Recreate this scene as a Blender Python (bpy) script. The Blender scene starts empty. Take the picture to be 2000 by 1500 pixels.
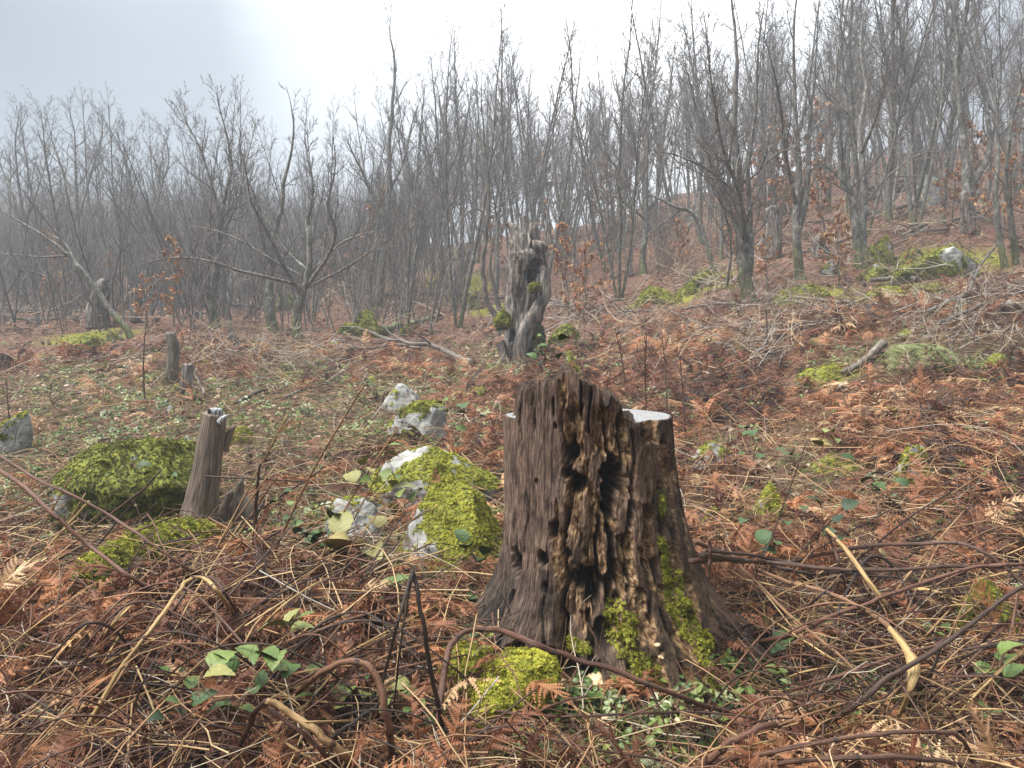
import bpy, math, random
import numpy as np
from mathutils import Vector
R_ = random.Random(11)
rng = np.random.default_rng(11)
sc = bpy.context.scene
COL = sc.collection

# ------------------------------------------------------------------ camera
F = 1455.0                      # focal length for a 2000 px wide frame
PITCH = math.radians(3.07)
cp, sp = math.cos(PITCH), math.sin(PITCH)
cam_d = bpy.data.cameras.new('camera'); cam = bpy.data.objects.new('camera', cam_d); COL.objects.link(cam)
cam_d.sensor_width = 36; cam_d.lens = 36 * F / 2000; cam_d.clip_start = 0.05; cam_d.clip_end = 2000
cam.location = (0, 0, 0); cam.rotation_euler = (math.pi / 2 - PITCH, 0, 0)
sc.camera = cam

# ------------------------------------------------------------------ world: overcast daylight
SUN_EL, SUN_AZ = math.radians(64), math.radians(-105)      # azimuth from +Y towards +X
w = bpy.data.worlds.new('World'); sc.world = w; w.use_nodes = True
nt = w.node_tree; nt.nodes.clear(); N = nt.nodes.new; L = nt.links.new
out = N('ShaderNodeOutputWorld'); bg1 = N('ShaderNodeBackground'); bg2 = N('ShaderNodeBackground'); mx = N('ShaderNodeMixShader')
sky = N('ShaderNodeTexSky'); sky.sky_type = 'NISHITA'; sky.sun_disc = False
sky.sun_elevation = SUN_EL; sky.sun_rotation = SUN_AZ; sky.air_density = 1.0; sky.dust_density = 1.0
bg1.inputs[1].default_value = 0.1
L(sky.outputs[0], bg1.inputs[0])
tc = N('ShaderNodeTexCoord'); nz = N('ShaderNodeTexNoise'); nz.inputs['Scale'].default_value = 1.6; nz.inputs['Detail'].default_value = 4
nz.inputs['Roughness'].default_value = 0.45
mp = N('ShaderNodeMapping'); mp.inputs['Scale'].default_value = (1, 1, 2.2); mp.inputs['Location'].default_value = (0.3, 0.1, 0.0)
L(tc.outputs['Generated'], mp.inputs[0]); L(mp.outputs[0], nz.inputs['Vector'])
# a thin bright gap in the cloud above the ridge
dot = N('ShaderNodeVectorMath'); dot.operation = 'DOT_PRODUCT'
GL = math.radians(10)
sd = Vector((math.sin(GL) * math.cos(math.radians(28)), math.cos(GL) * math.cos(math.radians(28)), math.sin(math.radians(28))))
dot.inputs[1].default_value = sd; L(tc.outputs['Generated'], dot.inputs[0])
add = N('ShaderNodeMath'); add.operation = 'MULTIPLY_ADD'; add.inputs[1].default_value = 0.22
L(nz.outputs[0], add.inputs[0]); L(dot.outputs['Value'], add.inputs[2])
rp = N('ShaderNodeValToRGB'); e = rp.color_ramp.elements
e[0].position = 0.30; e[0].color = (0.23, 0.252, 0.265, 1)
e[1].position = 1.0; e[1].color = (3.0, 3.03, 3.05, 1)
for p_, c_ in ((0.80, (0.29, 0.32, 0.335, 1)), (0.90, (0.50, 0.53, 0.55, 1)), (0.95, (1.5, 1.55, 1.6, 1))):
    k = e.new(p_); k.color = c_
mr = N('ShaderNodeMapRange'); mr.inputs[1].default_value = 0.0; mr.inputs[2].default_value = 1.12
L(add.outputs[0], mr.inputs[0]); L(mr.outputs[0], rp.inputs[0]); L(rp.outputs[0], bg2.inputs[0])
mx.inputs[0].default_value = 0.9
# overcast luminance rises towards the zenith
sx_ = N('ShaderNodeSeparateXYZ'); L(tc.outputs['Generated'], sx_.inputs[0]); zr = N('ShaderNodeMapRange')
zr.inputs[1].default_value = 0.0; zr.inputs[2].default_value = 1.0; zr.inputs[3].default_value = 0.14; zr.inputs[4].default_value = 2.3
pw_ = N('ShaderNodeMath'); pw_.operation = 'POWER'; pw_.inputs[1].default_value = 2.5; pw_.use_clamp = True; L(sx_.outputs[2], pw_.inputs[0])
L(pw_.outputs[0], zr.inputs[0]); L(zr.outputs[0], bg2.inputs[1])
L(bg1.outputs[0], mx.inputs[1]); L(bg2.outputs[0], mx.inputs[2]); L(mx.outputs[0], out.inputs[0])

sun_d = bpy.data.lights.new('sun', 'SUN'); sun = bpy.data.objects.new('sun', sun_d); COL.objects.link(sun)
sun_d.energy = 2.9; sun_d.angle = math.radians(32); sun_d.color = (1, 0.97, 0.92)
sdir = Vector((math.sin(SUN_AZ) * math.cos(SUN_EL), math.cos(SUN_AZ) * math.cos(SUN_EL), math.sin(SUN_EL)))
sun.rotation_euler = (-sdir).to_track_quat('-Z', 'Y').to_euler()
sun.location = (0, 0, 30)

sc.view_settings.view_transform = 'Standard'; sc.view_settings.look = 'None'
sc.view_settings.exposure = 1.74; sc.view_settings.gamma = 1.0; sc.view_settings.use_curve_mapping = False
sc.cycles.max_bounces = 6; sc.cycles.diffuse_bounces = 3; sc.cycles.transmission_bounces = 2; sc.cycles.volume_bounces = 1
sc.cycles.use_denoising = True

# ------------------------------------------------------------------ numpy noise
def _h(i, j, k, seed):
    n = (i * 374761393 + j * 668265263 + k * 2147483647 * 3 + seed * 1274126177) & 0xffffffff
    n = ((n ^ (n >> 13)) * 1274126177) & 0xffffffff
    n = ((n ^ (n >> 16)) * 2246822519) & 0xffffffff
    return ((n ^ (n >> 15)) & 0xffffff) / float(0xffffff)
def vnoise(x, y, z=0.0, seed=0):
    x, y, z = np.broadcast_arrays(np.asarray(x, float), np.asarray(y, float), np.asarray(z, float))
    i = np.floor(x).astype(np.int64); j = np.floor(y).astype(np.int64); k = np.floor(z).astype(np.int64)
    fx, fy, fz = x - i, y - j, z - k
    fx = fx * fx * (3 - 2 * fx); fy = fy * fy * (3 - 2 * fy); fz = fz * fz * (3 - 2 * fz)
    def g(a, b, c): return _h(i + a, j + b, k + c, seed)
    x0 = g(0,0,0) * (1-fx) + g(1,0,0) * fx; x1 = g(0,1,0) * (1-fx) + g(1,1,0) * fx
    x2 = g(0,0,1) * (1-fx) + g(1,0,1) * fx; x3 = g(0,1,1) * (1-fx) + g(1,1,1) * fx
    return (x0 * (1-fy) + x1 * fy) * (1-fz) + (x2 * (1-fy) + x3 * fy) * fz
def fbm(x, y, z=0.0, o=4, seed=0, gain=0.5):
    s = 0; a = 1; t = 0
    for q in range(o):
        s = s + a * vnoise(np.asarray(x) * 2**q, np.asarray(y) * 2**q, np.asarray(z) * 2**q, seed + q); t += a; a *= gain
    return s / t
def smooth(a, b, x):
    t = np.clip((np.asarray(x, float) - a) / (b - a), 0, 1); return t * t * (3 - 2 * t)

# ------------------------------------------------------------------ rays through the photograph's frame
def ray(px, py):
    px = np.asarray(px, float); py = np.asarray(py, float)
    return np.stack([px - 1000 + 0 * py, cp * F + sp * (750 - py) + 0 * px, -sp * F + cp * (750 - py) + 0 * px], -1)
def slope(py):
    return (-sp * F + cp * (750 - py)) / (cp * F + sp * (750 - py))
def pdepth(px, py, y):
    r = ray(px, py); return r * (np.asarray(y, float) / r[..., 1])[..., None]
def proj(P):
    x, y, z = P[..., 0], P[..., 1], P[..., 2]
    d = cp * y - sp * z; u = sp * y + cp * z
    d = np.where(np.abs(d) < 1e-6, 1e-6, d)
    return 1000 + F * x / d, 750 - F * u / d

# ------------------------------------------------------------------ terrain height
YS = [4, 6, 9, 13, 18, 25, 33, 45, 70, 110, 170]
COLS = {
 -1500: [1050, 900, 790, 720, 680, 640, 610, 560, 470, 400, 400],
 0:    [1030, 880, 765, 700, 652, 612, 590, 540, 440, 385, 400],
 500:  [1022, 872, 755, 690, 642, 602, 570, 530, 450, 400, 410],
 800:  [1018, 868, 750, 690, 636, 580, 532, 510, 480, 470, 480],
 1000: [1015, 864, 745, 688, 618, 530, 472, 466, 510, 540, 560],
 1500: [1000, 842, 695, 588, 498, 416, 364, 358, 440, 500, 540],
 2000: [970, 780, 615, 512, 422, 338, 272, 264, 350, 420, 480],
 3500: [900, 690, 540, 440, 360, 290, 230, 220, 300, 400, 460]}
ys_n = [-40, -8, -2, 0.5, 1.4, 2.1, 2.6, 3.2]
hs_n = [-6, -2.6, -1.75, -1.42, -1.30, -1.205, -1.10, -1.03]
cu = np.array([(c - 1000) / F for c in COLS]); cy = np.array(ys_n + YS, float)
tab = np.array([hs_n + [slope(p) * y for p, y in zip(v, YS)] for v in COLS.values()])
sg = np.linspace(math.asinh(-40), math.asinh(170), 500)
fine = np.array([np.interp(np.sinh(sg), cy, r) for r in tab])
kr = np.exp(-np.linspace(-2, 2, 15) ** 2); kr /= kr.sum()
fine = np.array([np.convolve(np.pad(r, 7, 'edge'), kr, 'valid') for r in fine])
ug = np.linspace(cu[0], cu[-1], 200)
fine = np.array([np.interp(ug, cu, fine[:, j]) for j in range(500)]).T
kr = np.exp(-np.linspace(-2, 2, 17) ** 2); kr /= kr.sum()
fine = np.array([np.convolve(np.pad(fine[:, j], 8, 'edge'), kr, 'valid') for j in range(500)]).T
MOUNDS = []      # x, y, radius, height
def ground(x, y, detail=True):
    x = np.asarray(x, float); y = np.asarray(y, float)
    u = np.clip(x / np.maximum(y, 2.5), ug[0], ug[-1]); s = np.clip(np.arcsinh(y), sg[0], sg[-1])
    a = (u - ug[0]) / (ug[1] - ug[0]); b = (s - sg[0]) / (sg[1] - sg[0])
    i = np.clip(a.astype(int), 0, 198); j = np.clip(b.astype(int), 0, 498); a = a - i; b = b - j
    h = (fine[i, j] * (1-a) + fine[i+1, j] * a) * (1-b) + (fine[i, j+1] * (1-a) + fine[i+1, j+1] * a) * b
    for mx_, my_, mr_, mh_ in MOUNDS:
        h = h + mh_ * np.exp(-((x - mx_) ** 2 + (y - my_) ** 2) / mr_ ** 2)
    far = smooth(5, 22, y)
    h = h + (fbm(x * 1.1, y * 1.1, 0, 3, 5) - 0.5) * (0.10 + 0.25 * far)
    h = h + (fbm(x * 0.23, y * 0.23, 0, 2, 9) - 0.5) * 1.1 * far
    if detail:
        h = h + (fbm(x * 6, y * 6, 0, 3, 21) - 0.5) * 0.045
    return h
_ym = 1.2 * (140 / 1.2) ** np.linspace(0, 1, 500)
def at(px, py, far=140.0):
    """where the line of sight through a pixel meets the ground"""
    r = ray(px, py); r = r / r[1]
    P = r[None] * _ym[:, None]; dlt = P[:, 2] - ground(P[:, 0], P[:, 1])
    k = np.argmax(dlt <= 0)
    if dlt[k] > 0: k = len(_ym) - 1
    elif k > 0:
        f = dlt[k-1] / (dlt[k-1] - dlt[k]); y = _ym[k-1] + f * (_ym[k] - _ym[k-1]); p = r * y
        return np.array([p[0], p[1], float(ground(p[0], p[1]))])
    p = r * _ym[k]; return np.array([p[0], p[1], float(ground(p[0], p[1]))])
_grid = None
def gdepth(px, py):
    global _grid
    if _grid is None:
        X = np.arange(-400, 2401, 50.0); Y = np.arange(500, 1551, 25.0)
        _grid = (X, Y, np.array([[at(a, b)[1] for b in Y] for a in X]))
    X, Y, G = _grid
    a = np.clip((px + 400) / 50, 0, len(X) - 1.001); b = np.clip((py - 500) / 25, 0, len(Y) - 1.001)
    i, j = int(a), int(b); a -= i; b -= j
    return (G[i, j] * (1-a) + G[i+1, j] * a) * (1-b) + (G[i, j+1] * (1-a) + G[i+1, j+1] * a) * b
for px, py, y, r_, h_ in ((1850, 600, 8.2, 1.5, .28), (1500, 660, 9, 1.1, .16), (520, 700, 10, 1.6, .14), (250, 720, 10, 1.5, .1),
                          (150, 1250, 2.6, .55, .10), (600, 1180, 2.7, .5, .07), (1950, 940, 4.3, .9, .12), (1700, 900, 4.9, .5, .08), (1100, 690, 9.5, 0.9, .12)):
    q = pdepth(px, py, y); MOUNDS.append((q[0], y, r_, h_))

# ------------------------------------------------------------------ mesh helpers
def build(name, V, quads=None, tris=None, mat=None, parent=None, attrs=None, smooth_=True, kind=None, label=None, category=None, group=None, loc=None):
    V = np.asarray(V, np.float32).reshape(-1, 3)
    me = bpy.data.meshes.new(name)
    nq = 0 if quads is None else len(quads); n3 = 0 if tris is None else len(tris)
    idx = np.concatenate([np.asarray(quads if nq else [], np.int32).ravel(), np.asarray(tris if n3 else [], np.int32).ravel()]).astype(np.int32)
    tot = np.concatenate([np.full(nq, 4), np.full(n3, 3)]).astype(np.int32)
    st = np.concatenate([[0], np.cumsum(tot)[:-1]]).astype(np.int32) if len(tot) else tot
    me.vertices.add(len(V)); me.vertices.foreach_set('co', V.ravel())
    if len(tot):
        me.loops.add(len(idx)); me.loops.foreach_set('vertex_index', idx)
        me.polygons.add(len(tot)); me.polygons.foreach_set('loop_start', st); me.polygons.foreach_set('loop_total', tot)
        me.polygons.foreach_set('use_smooth', np.full(len(tot), smooth_))
    for k, a in (attrs or {}).items():
        a = np.asarray(a, np.float32)
        t = me.attributes.new(k, 'FLOAT_VECTOR' if a.ndim == 2 else 'FLOAT', 'POINT')
        t.data.foreach_set('vector' if a.ndim == 2 else 'value', a.ravel())
    me.update(calc_edges=True)
    if mat: me.materials.append(mat)
    o = bpy.data.objects.new(name, me); COL.objects.link(o)
    if parent: o.parent = parent
    if loc is not None: o.location = loc
    tag(o, label, category, group, kind)
    return o
def tag(o, label=None, category=None, group=None, kind=None):
    for k, v in (('label', label), ('category', category), ('group', group), ('kind', kind)):
        if v: o[k] = v
    return o
def empty(name, loc, label, category, group=None, rz=0, scale=1):
    o = bpy.data.objects.new(name, None); COL.objects.link(o); o.location = loc; o.rotation_euler.z = rz; o.scale = (scale,) * 3
    o.empty_display_size = 0.1
    return tag(o, label, category, group)
def copy_tree(o, parent=None):
    c = o.copy(); COL.objects.link(c); c.parent = parent
    for ch in o.children: copy_tree(ch, c)
    return c
def norm(v):
    v = np.asarray(v, float); return v / max(1e-9, np.linalg.norm(v))
def catmull(P, n):
    P = np.asarray(P, float)
    if len(P) == 2: return P[0] + (P[1] - P[0]) * np.linspace(0, 1, n)[:, None]
    Q = np.vstack([2 * P[0] - P[1], P, 2 * P[-1] - P[-2]])
    t = np.linspace(0, len(P) - 1 - 1e-6, n); i = t.astype(int); t = (t - i)[:, None]
    a, b, c, d = Q[i], Q[i+1], Q[i+2], Q[i+3]
    return 0.5 * (2*b + (c-a)*t + (2*a-5*b+4*c-d)*t*t + (3*b-a-3*c+d)*t**3)
class Batch:
    def __init__(s): s.V = []; s.Q = []; s.T = []; s.pc = []; s.tint = []; s.n = 0; s.ntri = 0
    def tube(s, P, r, sides=5, tint=None, cap=False, ov=None):
        P = np.asarray(P, float); n = len(P); r = np.broadcast_to(np.asarray(r, float), (n,))
        T = np.gradient(P, axis=0); T /= np.maximum(1e-9, np.linalg.norm(T, axis=1))[:, None]
        up = np.array([0, 0, 1.0]) if abs(T[0, 2]) < 0.8 else np.array([0, 1.0, 0])
        S = np.cross(T, up); S /= np.maximum(1e-9, np.linalg.norm(S, axis=1))[:, None]
        for i in range(1, n):
            if S[i] @ S[i-1] < 0: S[i] = -S[i]
        B = np.cross(T, S)
        a = np.arange(sides) * 2 * math.pi / sides
        ca, sa = np.cos(a), np.sin(a)
        rr = r[:, None] if ov is None else r[:, None] * ov
        V = P[:, None, :] + rr[..., None] * (ca[None, :, None] * S[:, None, :] + sa[None, :, None] * B[:, None, :])
        ln = np.concatenate([[0], np.cumsum(np.linalg.norm(np.diff(P, axis=0), axis=1))])
        pc = np.stack([np.broadcast_to(ca * r.max(), (n, sides)), np.broadcast_to(sa * r.max(), (n, sides)), np.broadcast_to(ln[:, None], (n, sides))], -1)
        i = np.arange(n - 1)[:, None] * sides; j = np.arange(sides)[None]; k = (j + 1) % sides
        Q = np.stack([i + j, i + k, i + sides + k, i + sides + j], -1).reshape(-1, 4) + s.n
        s.V.append(V.reshape(-1, 3)); s.Q.append(Q); s.pc.append(pc.reshape(-1, 3))
        tv = R_.random() if tint is None else tint
        s.tint.append(np.full(n * sides, tv)); s.n += n * sides
        if cap:
            for end, base in ((0, 0), (n - 1, (n - 1) * sides)):
                s.V.append(P[end][None]); s.pc.append(pc[end, :1]); s.tint.append(np.array([tv])); c = s.n; s.n += 1
                ring = s.n - 1 - n * sides + base - (1 if end else 0)
                tr = [[c, ring + q, ring + (q + 1) % sides] if end == n - 1 else [c, ring + (q + 1) % sides, ring + q] for q in range(sides)]
                s.T.append(np.array(tr))
    def mesh(s, V, Q=None, T=None, tint=0.5):
        V = np.asarray(V, float)
        if Q is not None and len(Q): s.Q.append(np.asarray(Q) + s.n)
        if T is not None and len(T): s.T.append(np.asarray(T) + s.n)
        s.V.append(V); s.pc.append(V * 1.0); s.tint.append(np.full(len(V), tint) if np.isscalar(tint) else np.asarray(tint)); s.n += len(V)
    def build(s, name, mat, parent=None, **k):
        if not s.V: return None
        return build(name, np.concatenate(s.V), np.concatenate(s.Q) if s.Q else None, np.concatenate(s.T) if s.T else None, mat, parent,
                     attrs={'pc': np.concatenate(s.pc), 'tint': np.concatenate(s.tint)}, **k)

# ------------------------------------------------------------------ materials
class M:
    def __init__(s, name, rough=0.8, spec=0.3):
        s.m = bpy.data.materials.new(name); s.m.use_nodes = True; s.t = s.m.node_tree
        s.b = s.t.nodes['Principled BSDF']; s.b.inputs['Roughness'].default_value = rough
        s.b.inputs['Specular IOR Level'].default_value = spec
    def n(s, t, **k):
        o = s.t.nodes.new(t)
        for a, v in k.items():
            if a[0] == '_': o.inputs[int(a[1:])].default_value = v
            else: setattr(o, a, v)
        return o
    def l(s, a, b): s.t.links.new(a, b)
    def attr(s, name, inst=False, out='Fac'):
        o = s.n('ShaderNodeAttribute'); o.attribute_name = name; o.attribute_type = 'INSTANCER' if inst else 'GEOMETRY'; return o.outputs[out]
    def noise(s, scale, vec=None, detail=4, rough=0.55, stretch=None, dist=0.0):
        o = s.n('ShaderNodeTexNoise'); o.inputs['Scale'].default_value = scale; o.inputs['Detail'].default_value = detail
        o.inputs['Roughness'].default_value = rough; o.inputs['Distortion'].default_value = dist
        v = vec if vec is not None else s.n('ShaderNodeNewGeometry').outputs['Position']
        if stretch:
            mp = s.n('ShaderNodeMapping'); mp.inputs['Scale'].default_value = stretch; s.l(v, mp.inputs[0]); v = mp.outputs[0]
        s.l(v, o.inputs['Vector']); return o.outputs[0]
    def ramp(s, fac, stops):
        o = s.n('ShaderNodeValToRGB'); e = o.color_ramp.elements
        while len(e) < len(stops): e.new(0.5)
        for q, (p, c) in enumerate(stops):
            e[q].position = p; e[q].color = tuple(c) + (1,) if not np.isscalar(c) else (c, c, c, 1)
        s.l(fac, o.inputs[0]); return o.outputs[0]
    def mix(s, fac, a, b, mode='MIX'):
        o = s.n('ShaderNodeMix', data_type='RGBA', blend_type=mode)
        for i, v in ((0, fac), (6, a), (7, b)):
            if isinstance(v, (int, float)): o.inputs[i].default_value = v if i == 0 else (v, v, v, 1)
            elif isinstance(v, tuple): o.inputs[i].default_value = v + (1,)
            else: s.l(v, o.inputs[i])
        return o.outputs[2]
    def math(s, op, a, b=0.0, c=0.0):
        o = s.n('ShaderNodeMath', operation=op)
        for i, v in enumerate((a, b, c)):
            if isinstance(v, (int, float)): o.inputs[i].default_value = v
            else: s.l(v, o.inputs[i])
        return o.outputs[0]
    def col(s, c):
        if isinstance(c, tuple): s.b.inputs[0].default_value = c + (1,)
        else: s.l(c, s.b.inputs[0])
        return s
    def bump(s, h, strength=0.5, dist=0.01):
        o = s.n('ShaderNodeBump'); o.inputs['Strength'].default_value = strength; o.inputs['Distance'].default_value = dist
        s.l(h, o.inputs['Height']); s.l(o.outputs[0], s.b.inputs['Normal']); return s
    def rough(s, v): s.l(v, s.b.inputs['Roughness']); return s

MOSS = [(0.0, (0.055, 0.06, 0.010)), (0.4, (0.17, 0.18, 0.018)), (0.7, (0.36, 0.36, 0.035)), (1.0, (0.60, 0.57, 0.08))]
m = M('bark', 0.75, 0.35); pc = m.attr('pc', out='Vector'); pos = m.n('ShaderNodeTexCoord').outputs['Object']
n1 = m.noise(6, pos, 5, 0.6); n2 = m.noise(22, pos, 4, 0.6, stretch=(1, 1, .35))
c = m.ramp(n2, [(0.3, (0.05, 0.045, 0.04)), (0.5, (0.13, 0.12, 0.105)), (0.72, (0.28, 0.27, 0.24))])
c = m.mix(m.ramp(n1, [(0.58, 0.0), (0.66, 0.8)]), c, (0.34, 0.35, 0.31))
sz = m.n('ShaderNodeSeparateXYZ'); m.l(pos, sz.inputs[0])
low = m.math('SUBTRACT', m.math('MULTIPLY_ADD', n1, 1.6, 0.05), sz.outputs[2])
c = m.mix(m.ramp(low, [(0.25, 0.0), (0.6, 0.75)]), c, m.ramp(n2, [(0.3, (0.04, 0.045, 0.01)), (0.7, (0.16, 0.18, 0.03))]))
m.col(c).bump(n2, 0.8, 0.02); BARK = m.m
m = M('twig_bark', 0.8, 0.2); m.col(m.mix(m.attr('tint'), (0.085, 0.073, 0.068), (0.20, 0.178, 0.165))); TWIG = m.m
m = M('dead_wood', 0.7, 0.35); pc = m.attr('pc', out='Vector')
n1 = m.noise(1, pc, 5, 0.6, stretch=(160, 160, 9)); n2 = m.noise(1, pc, 3, 0.6, stretch=(14, 14, 5))
c = m.ramp(n1, [(0.3, (0.05, 0.042, 0.034)), (0.5, (0.17, 0.145, 0.12)), (0.72, (0.36, 0.32, 0.27))])
c = m.mix(m.ramp(n2, [(0.42, 0.0), (0.6, 0.75)]), c, (0.07, 0.052, 0.04))
c = m.mix(m.attr('tint'), m.mix(1.0, c, 0.5, 'MULTIPLY'), c)
m.col(c).bump(n1, 0.7, 0.01); DEADWOOD = m.m
m = M('stalk', 0.55, 0.4); pc = m.attr('pc', out='Vector')
n1 = m.noise(1, pc, 4, 0.7, stretch=(620, 620, 9)); n2 = m.noise(1, pc, 5, 0.7, stretch=(70, 70, 14))
base = m.ramp(m.attr('tint'), [(0.0, (0.018, 0.013, 0.011)), (0.25, (0.075, 0.036, 0.023)), (0.5, (0.17, 0.07, 0.04)), (0.75, (0.34, 0.19, 0.085)), (1.0, (0.62, 0.42, 0.17))])
c = m.mix(m.ramp(n1, [(0.38, 0.9), (0.56, 0.0)]), base, m.mix(1.0, base, 0.22, 'MULTIPLY'))
c = m.mix(m.ramp(n1, [(0.56, 0.0), (0.7, 0.7)]), c, m.mix(0.5, m.mix(1.0, base, 1.9, 'MULTIPLY'), (0.45, 0.36, 0.27)))
c = m.mix(m.ramp(n2, [(0.5, 0.0), (0.68, 0.55)]), c, m.mix(1.0, c, 0.25, 'MULTIPLY'))
m.col(c).bump(n1, 0.9, 0.003); STALK = m.m
def leafmat(name, stops, inst=True, rough=0.6, trans=0.25):
    m = M(name, rough, 0.4); c = m.ramp(m.attr('tint', inst), stops)
    v = m.noise(60, None, 2, 0.5); c = m.mix(m.ramp(v, [(0.3, 0.35), (0.7, 0.0)]), c, m.mix(1.0, c, 0.45, 'MULTIPLY')); m.col(c)
    tr = m.n('ShaderNodeBsdfTranslucent'); m.l(c, tr.inputs[0]); mx = m.n('ShaderNodeMixShader'); mx.inputs[0].default_value = trans
    m.l(m.b.outputs[0], mx.inputs[1]); m.l(tr.outputs[0], mx.inputs[2]); m.l(mx.outputs[0], m.t.nodes['Material Output'].inputs[0]); return m.m
BR = [(0.0, (0.028, 0.010, 0.006)), (0.25, (0.10, 0.031, 0.014)), (0.5, (0.25, 0.095, 0.044)), (0.75, (0.46, 0.20, 0.088)), (1.0, (0.64, 0.45, 0.26))]
BRACKEN = leafmat('bracken', BR); BRACKEN_ONE = leafmat('bracken_single', BR, False)
LITTER = leafmat('litter', [(0.0, (0.06, 0.033, 0.02)), (0.35, (0.2, 0.11, 0.065)), (0.65, (0.40, 0.27, 0.17)), (1.0, (0.68, 0.60, 0.48))])
GR = [(0.0, (0.035, 0.055, 0.018)), (0.4, (0.09, 0.15, 0.035)), (0.65, (0.22, 0.27, 0.06)), (0.85, (0.36, 0.40, 0.25)), (1.0, (0.48, 0.42, 0.14))]
GREENLEAF = leafmat('green_leaf', GR, True, 0.4)
ORANGELEAF = leafmat('beech_leaf', [(0, (0.25, 0.09, 0.035)), (0.6, (0.42, 0.19, 0.07)), (1, (0.5, 0.3, 0.12))], False)
STRAW = leafmat('straw', [(0, (0.05, 0.025, 0.018)), (0.35, (0.16, 0.075, 0.04)), (0.6, (0.34, 0.2, 0.09)), (0.85, (0.46, 0.32, 0.16)), (1, (0.40, 0.36, 0.31))], True, 0.6, 0.0)
MOSSM = leafmat('moss_tuft', MOSS, True, 0.7, 0.3)
m = M('leaf_surface', 0.55, 0.3)
pc = m.attr('pc', out='Vector'); sx = m.n('ShaderNodeSeparateXYZ'); m.l(pc, sx.inputs[0])
vein = m.math('SINE', m.math('MULTIPLY', m.math('SUBTRACT', sx.outputs[1], m.math('MULTIPLY', m.math('ABSOLUTE', sx.outputs[0]), 0.8)), 34.0))
info = m.n('ShaderNodeObjectInfo')
c = m.ramp(info.outputs['Alpha'], [(0.0, (0.02, 0.035, 0.018)), (0.3, (0.05, 0.095, 0.025)), (0.5, (0.125, 0.17, 0.04)), (0.7, (0.25, 0.22, 0.08)), (0.85, (0.42, 0.27, 0.13)), (1.0, (0.20, 0.11, 0.06))])
c = m.mix(m.ramp(vein, [(0.85, 0.0), (1.0, 0.2)]), c, m.mix(1.0, c, 1.12, 'MULTIPLY'))
c = m.mix(m.ramp(m.noise(90, None, 3), [(0.3, 0.5), (0.6, 0.0)]), c, m.mix(1.0, c, 0.5, 'MULTIPLY'))
m.col(c).bump(vein, 0.25, 0.0015); LEAFSURF = m.m
# ------------------------------------------------------------------ ground
NX, NY = 380, 440
s_ = np.linspace(-1, 1, NX); gx = 150 * np.sinh(5.2 * s_) / math.sinh(5.2)
s_ = np.linspace(math.asinh(-32 / 1.5), math.asinh(168 / 1.5), NY); gy = 2.0 + 1.5 * np.sinh(s_)
GX, GY = np.meshgrid(gx, gy); GZ = ground(GX, GY)
# moss carpets on the soil: px, py, radius as a share of the distance, strength
MOSSY = []
for px, py, rr, st in ((180, 665, .045, 1), (60, 700, .03, .6), (700, 640, .04, .9), (900, 560, .05, 1), (960, 600, .03, .9), (840, 530, .03, .6),
        (1300, 580, .06, 1), (1400, 545, .03, .9), (1590, 575, .05, .9), (1700, 585, .03, .8), (1780, 560, .05, .8), (1870, 500, .06, .8), (1620, 730, .035, .9), (1330, 680, .015, .9),
        (1390, 560, .04, .6), (560, 690, .03, .5), (330, 720, .06, .35), (1230, 1420, .10, .5), (1700, 1350, .14, .55), (1500, 1250, .08, .6), (1560, 1300, .1, .4),
        (150, 1180, .10, .7), (280, 1120, .06, .9), (60, 1100, .08, .8), (1470, 1010, .05, .6), (560, 740, .08, .3), (200, 780, .1, .35), (550, 800, .1, .25), (1640, 900, .04, .7), (1800, 1150, .03, .4), (1930, 1200, .05, .8)):
    q = at(px, py); MOSSY.append((q[0], q[1], rr * q[1], st))
def mossmask(x, y):
    v = np.zeros(np.shape(x))
    for a, b, r, s in MOSSY:
        v = np.maximum(v, s * np.exp(-(((x - a) / r) ** 2 + ((y - b) / (r * 1.3)) ** 2)))
    return smooth(0.28, 0.62, v + (fbm(x * 2.5, y * 2.5, 0, 3, 40) - 0.5) * 0.7)
def forest(x, y):          # 1 where the trees stand, 0 in the clearing
    edge = 12.2 - 1.3 * smooth(-2, 6, x) + (fbm(x * .3, y * .3, 0, 2, 77) - .5) * 3
    return smooth(-0.6, 1.6, y - edge)
ZONES = [(1150, 1430, .42, 1), (1300, 1430, .42, 1), (1480, 1330, .36, 1), (1560, 1260, .30, .9), (1650, 1400, .38, .85), (1850, 1400, .34, .75), (1480, 1200, .25, .8), (930, 1400, .28, .9), (1010, 1480, .25, 1), (900, 1240, .2, .8),
         (250, 1130, .26, 1), (150, 1185, .2, 1), (860, 1100, .45, .9), (700, 1050, .4, .8), (240, 1010, .55, .8), (560, 1000, .35, .6), (1470, 1020, .5, .6), (640, 800, 1.1, .7), (250, 800, 1.2, .6), (820, 860, .9, .8)]
ZONES = [(at(a, b)[0], at(a, b)[1], r, s) for a, b, r, s in ZONES]
def zone(x, y):
    v = np.zeros(np.shape(x))
    for a, b, r, s in ZONES: v = np.maximum(v, s * np.exp(-(((x - a) ** 2 + (y - b) ** 2) / r ** 2) ** 1.5))
    return v
def brackenmask(x, y):
    v = fbm(x * .55, y * .55, 0, 3, 61)
    u = x / np.maximum(y, 1.5)
    b = smooth(0.40, 0.56, v + 0.10 * smooth(0.05, 0.5, u) - 0.12 * np.exp(-((y - 7.2) / 2.2) ** 2) * (u < 0.05) + 0.13 * np.exp(-((y - 10.2) / 1.2) ** 2) + 0.08 * (y < 3.2) * (u < .1))
    return b * (1 - forest(x, y) * .9) * (1 - zone(x, y)) * (1 - .85 * mossmask(x, y))
gV = np.stack([GX, GY, GZ], -1).reshape(-1, 3)
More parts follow.
